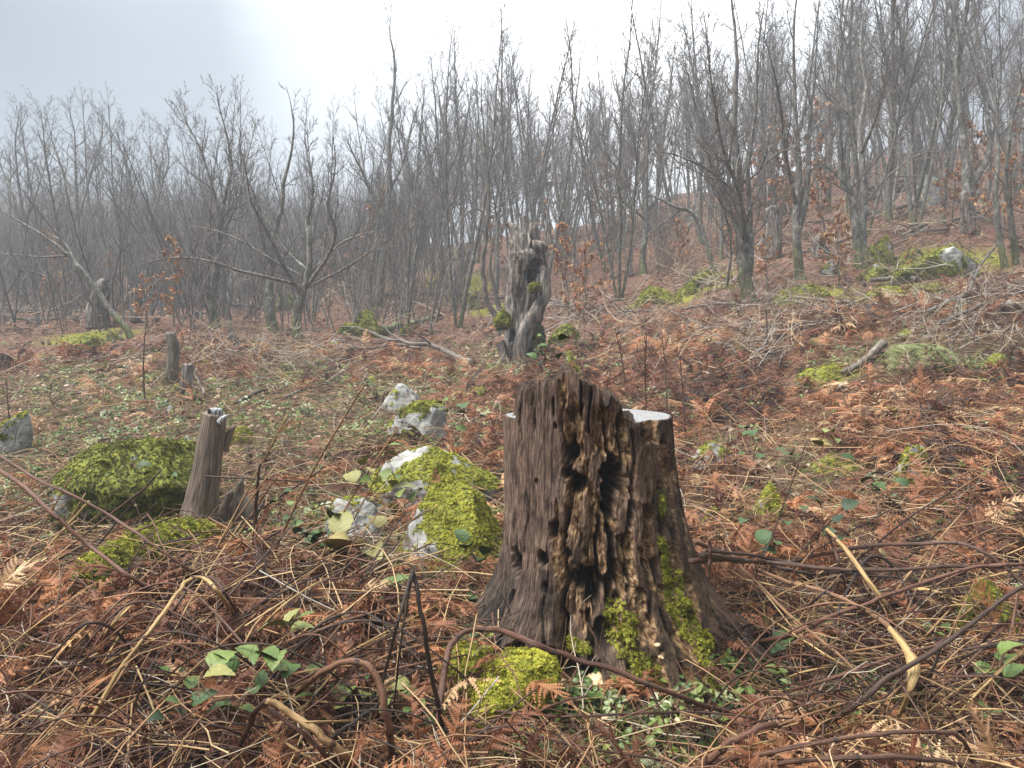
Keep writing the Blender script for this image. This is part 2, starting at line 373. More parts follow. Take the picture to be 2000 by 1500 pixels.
i = np.arange(NY - 1)[:, None] * NX; j = np.arange(NX - 1)[None]
gQ = np.stack([i + j, i + j + 1, i + NX + j + 1, i + NX + j], -1).reshape(-1, 4)
m = M('ground', 0.9, 0.25)
n1 = m.noise(14, None, 8, 0.68); n2 = m.noise(1.3, None, 4, 0.6); n3 = m.noise(55, None, 4, 0.7); n4 = m.noise(5, None, 6, 0.65)
clear = m.ramp(n1, [(0.36, (0.02, 0.014, 0.009)), (0.47, (0.08, 0.045, 0.026)), (0.56, (0.19, 0.11, 0.06)), (0.66, (0.36, 0.25, 0.16)), (0.75, (0.42, 0.34, 0.25))])
clear = m.mix(m.ramp(n4, [(0.48, 0.0), (0.6, 0.6)]), clear, (0.10, 0.12, 0.035))
wood = m.ramp(n1, [(0.35, (0.05, 0.026, 0.018)), (0.5, (0.16, 0.08, 0.05)), (0.62, (0.27, 0.15, 0.10)), (0.74, (0.38, 0.28, 0.22))])
c = m.mix(m.attr('forest'), clear, wood)
c = m.mix(m.attr('bracken'), c, m.ramp(n1, [(0.35, (0.04, 0.018, 0.012)), (0.5, (0.14, 0.055, 0.03)), (0.68, (0.28, 0.13, 0.065))]))
c = m.mix(m.attr('moss'), c, m.ramp(n3, MOSS))
c = m.mix(m.ramp(n3, [(0.3, 0.6), (0.6, 0.0)]), c, m.mix(1.0, c, 0.35, 'MULTIPLY'))
m.col(c).bump(n1, 1.0, 0.08)
x, y = gV[:, 0], gV[:, 1]
build('ground', gV, gQ, None, m.m, attrs={'moss': mossmask(x, y), 'forest': forest(x, y), 'bracken': brackenmask(x, y)}, kind='structure')

# ------------------------------------------------------------------ trees
RR = R_.random; RU = R_.uniform; RG = R_.gauss
def shoot(p, d, L_, nseg, wander, upw):
    """one wandering twig as a polyline"""
    pts = [p]; x, y, z = p; a, b, c = d; s = L_ / nseg
    for _ in range(nseg):
        a += RG(0, wander); b += RG(0, wander); c += RG(0, wander) + upw
        n = 1 / math.sqrt(a*a + b*b + c*c + 1e-9); a *= n; b *= n; c *= n
        x += a * s; y += b * s; z += c * s; pts.append((x, y, z))
    return pts
def side_dir(T, ang, az):
    T = norm(T); h = np.cross(T, [0, 0, 1.0]);
    if np.linalg.norm(h) < 1e-3: h = np.array([1.0, 0, 0])
    h = norm(h); b = np.cross(T, h)
    s = math.cos(az) * h + math.sin(az) * b
    return T * math.cos(ang) + s * math.sin(ang)
GA = 2.39996
def foliate(P, r, H, tw, limbs, lim_n, start, dens, up=0.10, ang=(0.45, 0.95), levels=2, len_k=0.26, sub=5):
    """spawn limbs and twigs along a stem polyline P with radii r"""
    n = len(P); az = RU(0, 6)
    for k in range(lim_n):
        t = start + (1 - start) * ((k + RR()) / lim_n) ** 0.9
        i = min(n - 2, int(t * (n - 1))); f = t * (n - 1) - i
        p = P[i] * (1 - f) + P[i+1] * f; rr = r[i] * (1 - f) + r[i+1] * f
        az += GA + RU(-.5, .5)
        d = side_dir(P[i+1] - P[i], RU(*ang), az)
        Ln = H * len_k * RU(.55, 1.15) * (1.05 - 0.75 * t)
        r0 = min(rr * 0.6, 0.006 + Ln * 0.009)
        ns = 7
        q = shoot(tuple(p), tuple(d), Ln, ns, 0.11, up)
        rad = np.linspace(r0, r0 * 0.22 + .0012, ns + 1)
        limbs.append((np.array(q), rad))
        m2 = max(2, int(sub * dens * (0.5 + Ln / (H * len_k))))
        for a in range(m2):
            t2 = 0.12 + 0.86 * (a + RR()) / m2; i2 = min(ns - 1, int(t2 * ns))
            T2 = np.subtract(q[i2+1], q[i2]); az2 = RU(0, 6.28)
            d2 = side_dir(T2, RU(.4, .9), az2)
            L2 = Ln * RU(.28, .55) * (1.15 - .6 * t2)
            q2 = shoot(q[i2], tuple(d2), L2, 5, 0.14, up * .9)
            tw.append((np.array(q2), np.linspace(max(.0050, rad[i2] * .55), .0030, 6), 3))
            if levels > 1:
                for b in range(max(1, int(3 * dens))):
                    i3 = R_.randint(1, 4); d3 = side_dir(np.subtract(q2[i3+1], q2[i3]), RU(.4, .9), RU(0, 6.28))
                    q3 = shoot(q2[i3], tuple(d3), L2 * RU(.3, .6), 3, 0.15, up * .7)
                    tw.append((np.array(q3), np.linspace(.0042, .0026, 4), 3))
def tree_parts(root, stems, limbs, tw, trunk_mat=None, bigthr=0.02):
    """stems -> trunk / stem parts, thick limbs -> limb parts, the rest -> twigs"""
    for k, (P, r) in enumerate(stems):
        b = Batch(); nn = max(8, len(P) * 3); Pf = catmull(P, nn); rf = np.interp(np.linspace(0, 1, nn), np.linspace(0, 1, len(r)), r)
        ln = np.concatenate([[0], np.cumsum(np.linalg.norm(np.diff(Pf, axis=0), axis=1))])
        sides = 12
        a = np.arange(sides) * 2 * math.pi / sides
        ov = 1 + 0.22 * (fbm(np.cos(a)[None] * 1.3 + k * 7, np.sin(a)[None] * 1.3, ln[:, None] * 1.8, 3, 3) - .5) * 2
        if k == 0: ov = ov * (1 + 0.55 * np.exp(-ln / 0.16) * (1 + .5 * np.sin(a * 4 + 1)[None].T).T[:, None].reshape(1, -1) if False else 1 + 0.5 * np.exp(-ln / 0.15)[:, None] * (1 + .45 * np.sin(a * 4 + 1))[None])
        b.tube(Pf, rf, sides, 0.5, ov=ov); b.build('trunk' if k == 0 else 'stem', trunk_mat or BARK, root)
    bt = Batch(); nl = 0
    for P, r in limbs:
        if r[0] > bigthr and nl < 10:
            b = Batch(); b.tube(P, r, 6); b.build('limb', trunk_mat or BARK, root); nl += 1
        else: bt.tube(P, r, 4)
    for P, r, s in tw: bt.tube(P, r, s)
    bt.build('twigs', TWIG, root, kind='stuff')
def stem_line(p, lean, H, r0, n=14, wander=0.035, upw=0.02):
    q = np.array(shoot(p, lean, H, n, wander, upw)); return q, np.maximum(.004, r0 * (1 - np.linspace(0, 1, n + 1)) ** 0.8 + .004)
def proto_tree(H, nst, r0, start, limn, spread=0.12, dens=1.0, up=.1, ang=(.4, .9), levels=2, len_k=.25, wander=.035, sub=7):
    stems, limbs, tw = [], [], []
    for k in range(nst):
        az = k * 2.4 + RU(-.5, .5); le = spread * (1 if nst > 1 else .4) * RU(.6, 1.3)
        p = (math.cos(az) * r0 * .9 * (nst > 1), math.sin(az) * r0 * .9 * (nst > 1), -0.15)
        h = H * (1 if k == 0 else RU(.7, .98)); P, r = stem_line(p, (math.cos(az) * le, math.sin(az) * le, 1), h, r0 * (1 if k == 0 else RU(.5, .85)), wander=wander)
        stems.append((P, r)); foliate(P, r, H, tw, limbs, limn, start, dens, up, ang, levels, len_k, sub)
    return stems, limbs, tw
def hero(strokes, label, group=None, dens=1.0, limn=20, sub=6, len_k=.24, name='beech_tree', mat=None, depth=None, twigs=True, cat='tree', up=.07, start=.25, ang=(.4, 1.0)):
    """a tree whose stems follow given lines; the first point of the first line is its foot"""
    b = at(*strokes[0][0][0]) if depth is None else None
    if b is None: b = pdepth(*strokes[0][0][0], depth); b[2] = float(ground(b[0], b[1]))
    y0 = b[1]; H = 0; stems = []; main = None
    for k, (pts, w0) in enumerate(strokes):
        P = [];
        if k == 0: dy = 0.0; drift = RU(-.04, .04)
        else:
            P0 = main
            px0, py0 = pts[0]; mpx, mpy = proj(main); ii = int(np.argmin(np.hypot(mpx - px0, mpy - py0))); dy = main[ii, 1] - y0; drift = RU(-.5, .5)
        for i, (px, py) in enumerate(pts):
            if i: dy += drift * math.hypot(px - pts[i-1][0], py - pts[i-1][1]) * y0 / F
            P.append(pdepth(px, py, y0 + dy))
        P = np.array(P)
        if k == 0: P[0] = b; P[0, 2] -= .12
        r0 = w0 * .42 * y0 / F
        nn = 3 * len(P); Pf = catmull(P, nn); t = np.linspace(0, 1, nn)
        Pf[1:, :] += (np.random.default_rng(len(label) + k).normal(0, 1, (nn - 1, 3)) * r0 * .10)
        if k == 0: main = Pf
        r = np.maximum(.005, r0 * (1 - t) * .97 + .004)
        stems.append((Pf - b, r)); H = max(H, Pf[:, 2].max() - b[2])
    limbs, tw = [], []
    if twigs:
        for k, (P, r) in enumerate(stems):
            Lk = np.linalg.norm(P[-1] - P[0]) / H
            foliate(P, r, H, tw, limbs, max(3, int(limn * min(1.1, Lk + .25))), start if k == 0 else .12, dens, up, ang, 2, len_k, sub)
    root = empty(name, b, label, cat, group)
    tree_parts(root, stems, limbs, tw, mat)
    return root, b
HERO = []
def H_(*a, **k): HERO.append(hero(*a, **k))
H_([([(422,640),(415,600),(420,540),(428,480),(432,430),(440,380),(452,330),(445,270),(430,215),(420,170)],20), ([(432,430),(415,370),(395,300),(365,240),(345,190)],8), ([(428,470),(460,400),(480,320),(500,240)],8), ([(414,610),(403,570),(396,540)],8)],
   'slender beech with a bent grey trunk and a short dead prong at its foot')
H_([([(535,650),(528,610),(525,570),(530,520),(535,460),(550,400),(560,330),(575,250),(560,170)],26), ([(530,540),(510,460),(500,390),(470,320)],10)],
   'stout mossy beech leaning just left of the wide spreading tree', limn=12)
H_([([(582,662),(580,610),(588,580),(600,540),(605,490),(602,430),(610,370),(600,300),(595,230)],24), ([(590,575),(560,530),(540,490),(515,440),(490,390),(480,330),(465,270)],11),
    ([(588,560),(540,545),(470,530),(410,510),(350,503),(290,512),(240,530)],8), ([(600,560),(640,500),(655,450),(640,400),(655,330),(650,260)],10), ([(603,530),(560,490),(520,430),(480,390)],7),
    ([(600,540),(660,480),(700,460),(740,450)],6), ([(605,560),(680,520),(740,480),(800,440)],6), ([(590,540),(520,500),(470,470),(420,450),(370,440)],6)],
   'wide spreading beech with long low limbs arching out on both sides', limn=13, len_k=.22, sub=5)
H_([([(738,600),(742,560),(748,500),(755,440),(758,380),(760,300),(765,220),(770,130),(762,60),(766,10)],22), ([(725,602),(722,540),(735,470),(738,400),(715,350),(690,300),(670,250)],12), ([(758,380),(790,310),(805,240),(830,170)],8), ([(755,430),(720,370),(705,290),(690,180)],8), ([(748,480),(800,430),(850,380)],6)],
   'tallest pale beech of the left half, its thin top far above its neighbours', limn=18)
H_([([(868,548),(860,500),(858,450),(862,400),(868,340),(872,280),(860,210),(850,150)],20), ([(862,460),(880,400),(895,330),(905,270),(915,210),(925,160)],13), ([(860,430),(845,350),(830,270),(800,200)],8)],
   'beech forking into two straight stems left of the hollow snag against bright sky')
H_([([(985,655),(965,615),(950,585),(945,550),(945,500),(950,450),(955,400),(952,330),(945,260),(940,200),(942,140)],15), ([(945,415),(925,408),(900,430),(890,470)],3), ([(945,300),(925,260),(905,240)],4)],
   'thin pale dead tree curving up beside the hollow snag', limn=8, dens=.4, len_k=.07, name='dead_tree', mat=DEADWOOD)
H_([([(978,612),(965,560),(957,520),(962,480),(965,430)],12)],
   'short barkless dead pole between the thin dead tree and the hollow snag', name='dead_pole', mat=DEADWOOD, limn=2, dens=.2, len_k=.05, cat='dead tree')
H_([([(1098,478),(1095,420),(1085,350),(1080,270),(1090,190)],15), ([(1098,470),(1110,400),(1112,300),(1125,200)],12), ([(1096,460),(1070,380),(1055,300),(1050,200)],9), ([(1100,460),(1130,380),(1145,290),(1160,220)],8)],
   'dense clump of upright beech stems just right of and behind the hollow snag', limn=9)
H_([([(1257,535),(1255,490),(1262,450),(1262,380),(1265,300),(1268,230),(1290,150)],18), ([(1262,380),(1245,320),(1225,250),(1200,190)],8), ([(1260,420),(1285,380),(1300,300),(1330,200)],8), ([(1262,430),(1210,390),(1150,370)],5)],
   'dark beech with a crooked foot standing next to a small black stump', limn=15)
H_([([(1468,590),(1455,550),(1450,500),(1448,440),(1440,380),(1440,300),(1435,200),(1440,100),(1430,0),(1430,-60)],34), ([(1462,540),(1465,480),(1465,400),(1462,320),(1475,220),(1480,100),(1500,-30)],18),
    ([(1450,500),(1430,420),(1400,340),(1370,260),(1350,170),(1330,100)],10), ([(1458,480),(1445,380),(1415,300),(1395,200),(1375,20)],11), ([(1440,380),(1380,330),(1310,300),(1250,290)],6), ([(1465,350),(1520,300),(1580,280)],6), ([(1420,560),(1428,480),(1410,400),(1380,330)],6)],
   'largest near beech, many stemmed, with a lichen spotted trunk leaning out of the slope', limn=16, sub=6)
H_([([(1565,545),(1558,490),(1555,430),(1560,350),(1555,250),(1550,150),(1555,0),(1560,-50)],24), ([(1558,450),(1575,380),(1580,280),(1590,150),(1600,0)],18), ([(1555,400),(1535,300),(1520,180),(1490,60)],10)],
   'straight grey beech pair standing behind orange leaved saplings, right of the many stemmed beech', limn=13)
H_([([(1680,525),(1672,480),(1670,420),(1658,370),(1645,320),(1640,260),(1632,160),(1640,60),(1650,-40)],22), ([(1688,525),(1682,460),(1690,400),(1685,330),(1680,260),(1690,180),(1680,80),(1700,-40)],26), ([(1688,400),(1740,340),(1800,300),(1860,300)],5), ([(1660,370),(1620,330),(1590,320)],5), ([(1682,300),(1720,200),(1740,80)],8)],
   'near beech with two dark trunks twisting round each other left of the mossy boulders', limn=15, sub=6)
H_([([(1795,335),(1788,260),(1770,180),(1768,100),(1750,30),(1740,-50)],24), ([(1782,240),(1745,150),(1720,60),(1700,-30)],14)],
   'tall beech forking high up on the skyline above the pale lichen boulder', limn=14, depth=26)
H_([([(1892,452),(1886,400),(1888,340),(1880,250),(1870,150),(1868,50),(1860,-40)],30), ([(1886,380),(1930,300),(1925,200),(1900,120),(1870,0)],16)],
   'stout dark beech rising directly behind the long mossy boulder', limn=13)
H_([([(1965,522),(1950,450),(1945,380),(1950,300),(1945,200),(1930,100),(1900,-20)],15), ([(1985,515),(1975,430),(1965,360),(1975,250),(2000,150),(2030,40)],15)],
   'pair of thin lichen covered stems at the right edge beside the long mossy boulder', limn=14)
H_([([(265,662),(245,640),(215,605),(185,560),(150,515),(125,490),(90,465),(50,440),(0,410),(-40,390)],16), ([(130,500),(80,502),(40,498),(-10,495)],5), ([(150,515),(130,480),(105,462),(75,475)],5), ([(90,540),(50,528),(0,525)],4)],
   'half fallen pale tree leaning steeply out to the left edge', name='leaning_tree', limn=7, dens=.5, len_k=.10)
H_([([(150,615),(155,500),(150,400),(148,330),(145,260),(130,190)],12), ([(152,430),(180,330),(200,260),(180,200)],7), ([(150,400),(110,300),(90,220)],6)], 'faint tall beech in the haze above the leaning tree', limn=18, depth=26)
H_([([(300,600),(285,470),(260,380),(240,300),(190,210)],11), ([(285,470),(310,380),(330,300),(300,230)],7), ([(275,430),(225,350),(180,300)],5)], 'hazy beech bending left, midway between the leaning tree and the bent slender beech', limn=18, depth=25)
H_([([(40,620),(50,480),(40,380),(30,280),(40,200)],12), ([(45,450),(80,350),(100,270)],7), ([(42,420),(0,320),(-30,250)],6)], 'faintest hazy beech standing nearest the left edge', limn=18, depth=27)
H_([([(1400,455),(1360,425),(1320,405),(1280,385),(1225,368)],14), ([(1330,410),(1290,440),(1240,480)],4)], 'fallen dark trunk slanting down to the foot of the many stemmed beech', name='fallen_tree', limn=9, dens=.7, len_k=.4, cat='fallen tree', depth=18)

PROTO = []
for spec in (dict(H=9.0, nst=1, r0=.078, start=.22, limn=40, len_k=.32, ang=(.5, 1.05), up=.075), dict(H=9, nst=3, r0=.062, start=.3, limn=22, spread=.20),
             dict(H=8.5, nst=4, r0=.052, start=.3, limn=18, spread=.28), dict(H=9.5, nst=2, r0=.070, start=.3, limn=26, spread=.2, len_k=.3, ang=(.5, 1.0)),
             dict(H=7.5, nst=1, r0=.065, start=.2, limn=34, wander=.06, len_k=.26, ang=(.6, 1.1)), dict(H=8.0, nst=3, r0=.048, start=.22, limn=19, spread=.22, wander=.05)):
    st, li, tw = proto_tree(**spec)
    r = empty('beech_tree', (0, 0, 0), 'tree', 'tree'); tree_parts(r, st, li, tw); PROTO.append(r)
placed = [(float(b[0]), float(b[1])) for _, b in HERO]
used = set()
def put_tree(x, y, k, s, label, group, rz):
    o = PROTO[k] if k not in used else copy_tree(PROTO[k]); used.add(k)
    o.location = (x, y, float(ground(x, y)) - .05); o.rotation_euler.z = rz; o.scale = (s, s, s * RU(.92, 1.12))
    o['label'] = label; o['group'] = group; placed.append((x, y))
# single trees on the skyline that can be told apart
for px, y, k, s, lb in ((1330, 24, 3, .9, 'slim beech behind the fallen dark trunk'), (1365, 30, 0, .95, 'straight hazy beech between the fallen trunk and the many stemmed beech'),
        (1500, 22, 1, .95, 'grey clump of stems just right of the many stemmed beech'), (1610, 24, 0, 1.0, 'straight beech on the slope between the grey pair and the two twisted trunks'),
        (1715, 30, 3, 1.05, 'beech on the ridge just right of the two twisted dark trunks'), (1840, 27, 1, 1.05, 'beech clump on the ridge left of the stout dark beech'),
        (1210, 26, 2, .95, 'bushy clump behind the dark beech with the crooked foot'), (1020, 24, 1, .95, 'hazy clump right behind the top of the hollow snag'),
        (905, 27, 0, .92, 'thin straight beech on the bright skyline left of the snag'), (800, 24, 5, .9, 'beech between the tallest pale beech and the forked one'),
        (1985, 22, 2, 1.1, 'dense beech in the far right corner above the lichen covered stems')):
    x = (px - 1000) / F * y; put_tree(x, y, k, s, lb, 'single beeches up the slope', RU(0, 6.28))
LAND = [(40, 'the faintest left edge beech'), (150, 'the tree above the leaning trunk'), (300, 'the hazy beech bending left'), (425, 'the slender bent beech'), (530, 'the stout mossy beech'), (600, 'the wide spreading beech'), (742, 'the tallest pale beech'),
        (865, 'the forked beech'), (945, 'the thin dead tree'), (1030, 'the hollow snag'), (1098, 'the dense stem clump'), (1257, 'the crooked dark beech'), (1380, 'the fallen dark trunk'), (1460, 'the many stemmed beech'), (1560, 'the grey beech pair'),
        (1680, 'the two twisted trunks'), (1790, 'the high forking beech'), (1890, 'the stout dark beech'), (1975, 'the lichen covered stem pair'), (2150, 'the right picture edge')]
n = 0
for tries in range(9000):
    if n >= 225: break
    y = 16.5 + 40 * RR() ** 1.3; u = RU(-.95, .95); x = u * y
    if u > -.1 and y > 46: continue
    if n > 185 and not (-.1 < u < .45 and y > 26): continue
    if u < -.15 and y < 19: continue
    if any((x - a) ** 2 + (y - b) ** 2 < (1.2 if y < 30 else 2.2) for a, b in placed): continue
    s = RU(.68, .98) * (1.0 if u > -.1 else .88)
    if u < -.1: g = 'trees of the hazy wood on the left'
    elif u < .3: g = 'trees of the thin wood in the middle'
    else: g = 'trees of the open wood on the right slope'
    lp = 1000 + u * F; near_ = min(LAND, key=lambda q: abs(q[0] - lp)); g = 'trees of the hazy wood on the left' if near_[0] < 850 else 'trees of the thin wood in the middle' if near_[0] < 1300 else 'trees of the open wood on the right slope'; sd_ = 'just left of' if lp < near_[0] - 18 else 'just right of' if lp > near_[0] + 18 else 'directly behind'
    lb = ('bare beech of the front rank ' if y < 22 else 'hazy bare beech farther back ' if y < 33 else 'faint bare beech deep in the mist ') + sd_ + ' ' + near_[1]
    put_tree(x, y, R_.randrange(6), s, lb, g, RU(0, 6.28)); n += 1

# instanced cover ---------------------------------------------------
def eulers(nrm, spin, tilt=0.0):
    n = len(nrm); nrm = nrm + rng.normal(0, 1, (n, 3)) * tilt; nrm /= np.linalg.norm(nrm, axis=1)[:, None]
    a = np.stack([np.cos(spin), np.sin(spin), np.zeros(n)], 1); a -= (a * nrm).sum(1)[:, None] * nrm
    a /= np.maximum(1e-6, np.linalg.norm(a, axis=1))[:, None]; b = np.cross(nrm, a)
    return np.stack([np.arctan2(b[:, 2], nrm[:, 2]), -np.arcsin(np.clip(a[:, 2], -1, 1)), np.arctan2(a[:, 1], a[:, 0])], 1)
def scatter(name, protos, P, nrm, scl, tint, tilt=0.2, spin=None, parent=None, kind='stuff'):
    P = np.asarray(P, float)
    n = len(P); spin = rng.uniform(0, 6.283, n) if spin is None else spin
    o = build(name, P, attrs={'rot': eulers(nrm, spin, tilt), 'scl': scl, 'tint': np.clip(tint, 0, 1)}, parent=parent, kind=kind)
    at_ = o.data.attributes.new('pick', 'INT', 'POINT'); at_.data.foreach_set('value', rng.integers(0, len(protos), n).astype(np.int32))
    col = bpy.data.collections.new(name + '_pieces')
    for q in protos: col.objects.link(q)
    g = bpy.data.node_groups.new(name, 'GeometryNodeTree')
    g.interface.new_socket('Geometry', in_out='INPUT', socket_type='NodeSocketGeometry'); g.interface.new_socket('Geometry', in_out='OUTPUT', socket_type='NodeSocketGeometry')
    gi = g.nodes.new('NodeGroupInput'); go = g.nodes.new('NodeGroupOutput'); ip = g.nodes.new('GeometryNodeInstanceOnPoints'); ci = g.nodes.new('GeometryNodeCollectionInfo')
    ci.inputs[0].default_value = col; ci.inputs['Separate Children'].default_value = True; ci.inputs['Reset Children'].default_value = True
    def na(nm, t): a = g.nodes.new('GeometryNodeInputNamedAttribute'); a.data_type = t; a.inputs[0].default_value = nm; return a.outputs[0]
    g.links.new(gi.outputs[0], ip.inputs['Points']); g.links.new(ci.outputs[0], ip.inputs['Instance']); ip.inputs['Pick Instance'].default_value = True
    g.links.new(na('pick', 'INT'), ip.inputs['Instance Index']); g.links.new(na('rot', 'FLOAT_VECTOR'), ip.inputs['Rotation']); g.links.new(na('scl', 'FLOAT'), ip.inputs['Scale'])
    g.links.new(ip.outputs[0], go.inputs[0])
    md = o.modifiers.new('scatter', 'NODES'); md.node_group = g
    return o
def unlinked(o):
    COL.objects.unlink(o); return o
def gnormal(x, y, e=0.05):
    dx = (ground(x + e, y, False) - ground(x - e, y, False)) / (2 * e); dy = (ground(x, y + e, False) - ground(x, y - e, False)) / (2 * e)
    n = np.stack([-dx, -dy, np.ones_like(dx)], 1); return n / np.linalg.norm(n, axis=1)[:, None]
# dense brush wood far away: stuff
brush = []
for k in range(5):
    tw = []; lim = []
    for q in range(4):
        P, r = stem_line((RU(-.5, .5), RU(-.5, .5), -.1), (RU(-.25, .25), RU(-.25, .25), 1), RU(2.6, 4.6), .022, 7, .08)
        lim.append((P, r)); foliate(P, r, 4.2, tw, lim, 11, .1, .7, .09, (.4, .9), 1, .3, 5)
    b = Batch()
    for P, r in lim: b.tube(P, np.maximum(r, .003), 3)
    for P, r, s in tw: b.tube(P, np.maximum(r, .003), 3)
    brush.append(unlinked(b.build('brush', TWIG)))
n = 3000
u = rng.uniform(-1.1, .95, n); y = 14 + 75 * rng.random(n) ** 1.35; x = u * y
keep = np.where(u < -.12, (y > 15.5) & (rng.random(n) < 1), (y > 19) & (y < 42) & (rng.random(n) < .30)) & ((u < -.05) | (fbm(x * .3, y * .3, 0, 2, 3) > .42))
keep &= ~((u < -.1) & (y < 24) & (rng.random(n) < .72))
x, y = x[keep], y[keep]; print('brush', len(x))
scatter('woods', brush, np.stack([x, y, ground(x, y)], 1), np.tile([0, 0, 1.0], (len(x), 1)), rng.uniform(.45, 1.05, len(x)) * np.where(x / y < -.1, 1.1, .75), rng.random(len(x)), .05)
# ------------------------------------------------------------------ moss tufts, leaves, fronds: single pieces to scatter
def moss_piece(k):
    r = np.random.default_rng(50 + k); b = Batch()
    for q in range(11):
        a = r.uniform(0, 6.28); l = r.uniform(.5, 1.1); d = np.array([math.cos(a) * .8, math.sin(a) * .8, r.uniform(.35, 1.1)]); d /= np.linalg.norm(d)
        p = np.array([r.normal(0, .12), r.normal(0, .12), 0]); s = np.cross(d, [0, 0, 1.0]); s /= np.linalg.norm(s); w_ = .10
        e = p + d * l * .6; e2 = p + d * l + np.array([0, 0, -.25 * l])
        b.mesh([p - s * w_, p + s * w_, e + s * w_ * 1.2, e - s * w_ * 1.2, e2], [[0, 1, 2, 3]], [[3, 2, 4]])
    return unlinked(b.build('moss_tuft', MOSSM, smooth_=False))
MOSSP = [moss_piece(k) for k in range(4)]
def oval(n=5, wd=.35, fold=.12, curl=.1, serr=0.0):
    """a folded, curled leaf blade of length 1 along +Y"""
    t = np.linspace(0, 1, n + 1); w_ = wd * np.sin(np.pi * np.clip(t, 0, 1) ** .75) ** .8; w_[0] = w_[-1] = 0.004
    if serr: w_ = w_ * (1 + serr * np.array([(-1) ** i for i in range(n + 1)]))
    z = -curl * (t * 2 - .6) ** 2
    L_ = np.stack([-w_, t, z + fold * w_ * 2], 1); C_ = np.stack([0 * t, t, z], 1); R2 = np.stack([w_, t, z + fold * w_ * 2], 1)
    V = np.stack([L_, C_, R2], 1).reshape(-1, 3); Q = []
    for i in range(n): a = i * 3; Q += [[a, a+1, a+4, a+3], [a+1, a+2, a+5, a+4]]
    return V, np.array(Q)
def leafpiece(k, mat, name, **kw):
    V, Q = oval(**kw); b = Batch(); b.mesh(V, Q); return unlinked(b.build(name, mat))
LITP = [leafpiece(k, LITTER, 'dead_leaf', n=4, wd=RU(.25, .42), fold=RU(-.5, .6), curl=RU(.05, .5)) for k in range(6)]
def rotz(V, a): c, s = math.cos(a), math.sin(a); V = V.copy(); x = V[:, 0] * c - V[:, 1] * s; V[:, 1] = V[:, 0] * s + V[:, 1] * c; V[:, 0] = x; return V
def rotx(V, a): c, s = math.cos(a), math.sin(a); V = V.copy(); y = V[:, 1] * c - V[:, 2] * s; V[:, 2] = V[:, 1] * s + V[:, 2] * c; V[:, 1] = y; return V
def leafcluster(k):
    b = Batch()
    for q in range(R_.randint(5, 9)):
        V, Q = oval(5, RU(.3, .4), RU(.05, .3), RU(0, .25), .06); V = V * RU(.6, 1.15); V = rotx(V, RU(-.3, .7)); V = rotz(V, RU(0, 6.28)) + [RU(-.9, .9), RU(-.9, .9), RU(0, .5)]
        b.mesh(V, Q)
    return unlinked(b.build('green_leaves', GREENLEAF))
GRNP = [leafcluster(k) for k in range(6)]
def frond(b, seed, tint=.5, npair=15, curl=1.0, wob=1.0, teeth=8, wide=.34):
    r = np.random.default_rng(seed)
    t = np.linspace(0.0, 1, npair + 4); bend = r.normal(0, .12) * wob
    P = np.stack([bend * t ** 2, t, .14 * np.sin(t * 3.1) - .16 * t ** 2 * curl], 1)
    b.tube(P, .011 * (1 - t) + .003, 4, tint * .8 + .15)
    for i in range(npair):
        tt = .16 + .84 * i / npair; p0 = np.array([np.interp(tt, t, P[:, q]) for q in range(3)])
        for sd in (-1, 1):
            if r.random() < .09: continue
            l = wide * (1.05 - tt) ** .8 * r.uniform(.75, 1.1) + .02; fw = r.normal(.35, .25); dr = r.uniform(.1, 1.1) * curl; tw_ = r.normal(0, .6) * curl
            s = np.linspace(0, 1, teeth + 1)
            x = sd * l * s * math.cos(fw); y = l * s * math.sin(fw) + .05 * s * s; z = -l * dr * s ** 1.7 * .8
            C = p0 + np.stack([x, y, z], 1); T = np.gradient(C, axis=0); T /= np.linalg.norm(T, axis=1)[:, None]
            U = np.array([0, 0, 1.0]) + np.array([r.normal(0, .3), r.normal(0, .3), 0]); W = np.cross(T, U); W /= np.linalg.norm(W, axis=1)[:, None]
            Nn = np.cross(W, T); W = W * math.cos(tw_) + Nn * math.sin(tw_)
            ww = .055 * (1.08 - s) ** .7 * (.6 + l); V = [C]; T3 = []
            mid = (C[:-1] + C[1:]) / 2 + T[:-1] * .006
            for side in (-1, 1):
                V.append(mid + side * W[:-1] * ww[:-1, None] + Nn[:-1] * (-.2 * ww[:-1, None]))
            nn = teeth + 1
            for q in range(teeth): T3 += [[q, q + 1, nn + q], [q + 1, q, nn + teeth + q]]
            b.mesh(np.concatenate(V), None, T3, tint)
def frondpiece(k):
    b = Batch(); frond(b, 300 + k, curl=RU(.4, 1.6)); return unlinked(b.build('frond', BRACKEN, smooth_=False))
FRP = [frondpiece(k) for k in range(7)]
def clump(k):      # a broken heap of several fronds
    r = np.random.default_rng(k); V = []; Q = []; T = []; n = 0
    bb = Batch()
    for q in range(5):
        b = Batch(); frond(b, 700 + k * 9 + q, npair=11, teeth=5, curl=r.uniform(.8, 2.2), wide=.28)
        VV = np.concatenate(b.V) * r.uniform(.6, 1); VV = rotz(rotx(VV, r.uniform(-.9, .5)), r.uniform(0, 6.28)); VV[:, 2] += r.uniform(0, .25)
        bb.mesh(VV, np.concatenate(b.Q), np.concatenate(b.T))
    return unlinked(bb.build('frond_heap', BRACKEN, smooth_=False))
HEAPP = [clump(k) for k in range(4)]
def stempiece(k):
    b = Batch(); r = np.random.default_rng(900 + k); t = np.linspace(0, 1, 7)
    a = r.normal(0, .25, 2); kink = r.uniform(.3, .8); kz = r.choice([0, .35, .7]); 
    P = np.stack([t - .5, a[0] * np.sin(t * 3) + r.normal(0, .01, 7), .12 * np.sin(t * 3.1) * a[1] - kz * np.maximum(0, t - kink)], 1)
    b.tube(P, .0075 * (1 - .5 * t), 4); return unlinked(b.build('stem_piece', STRAW))
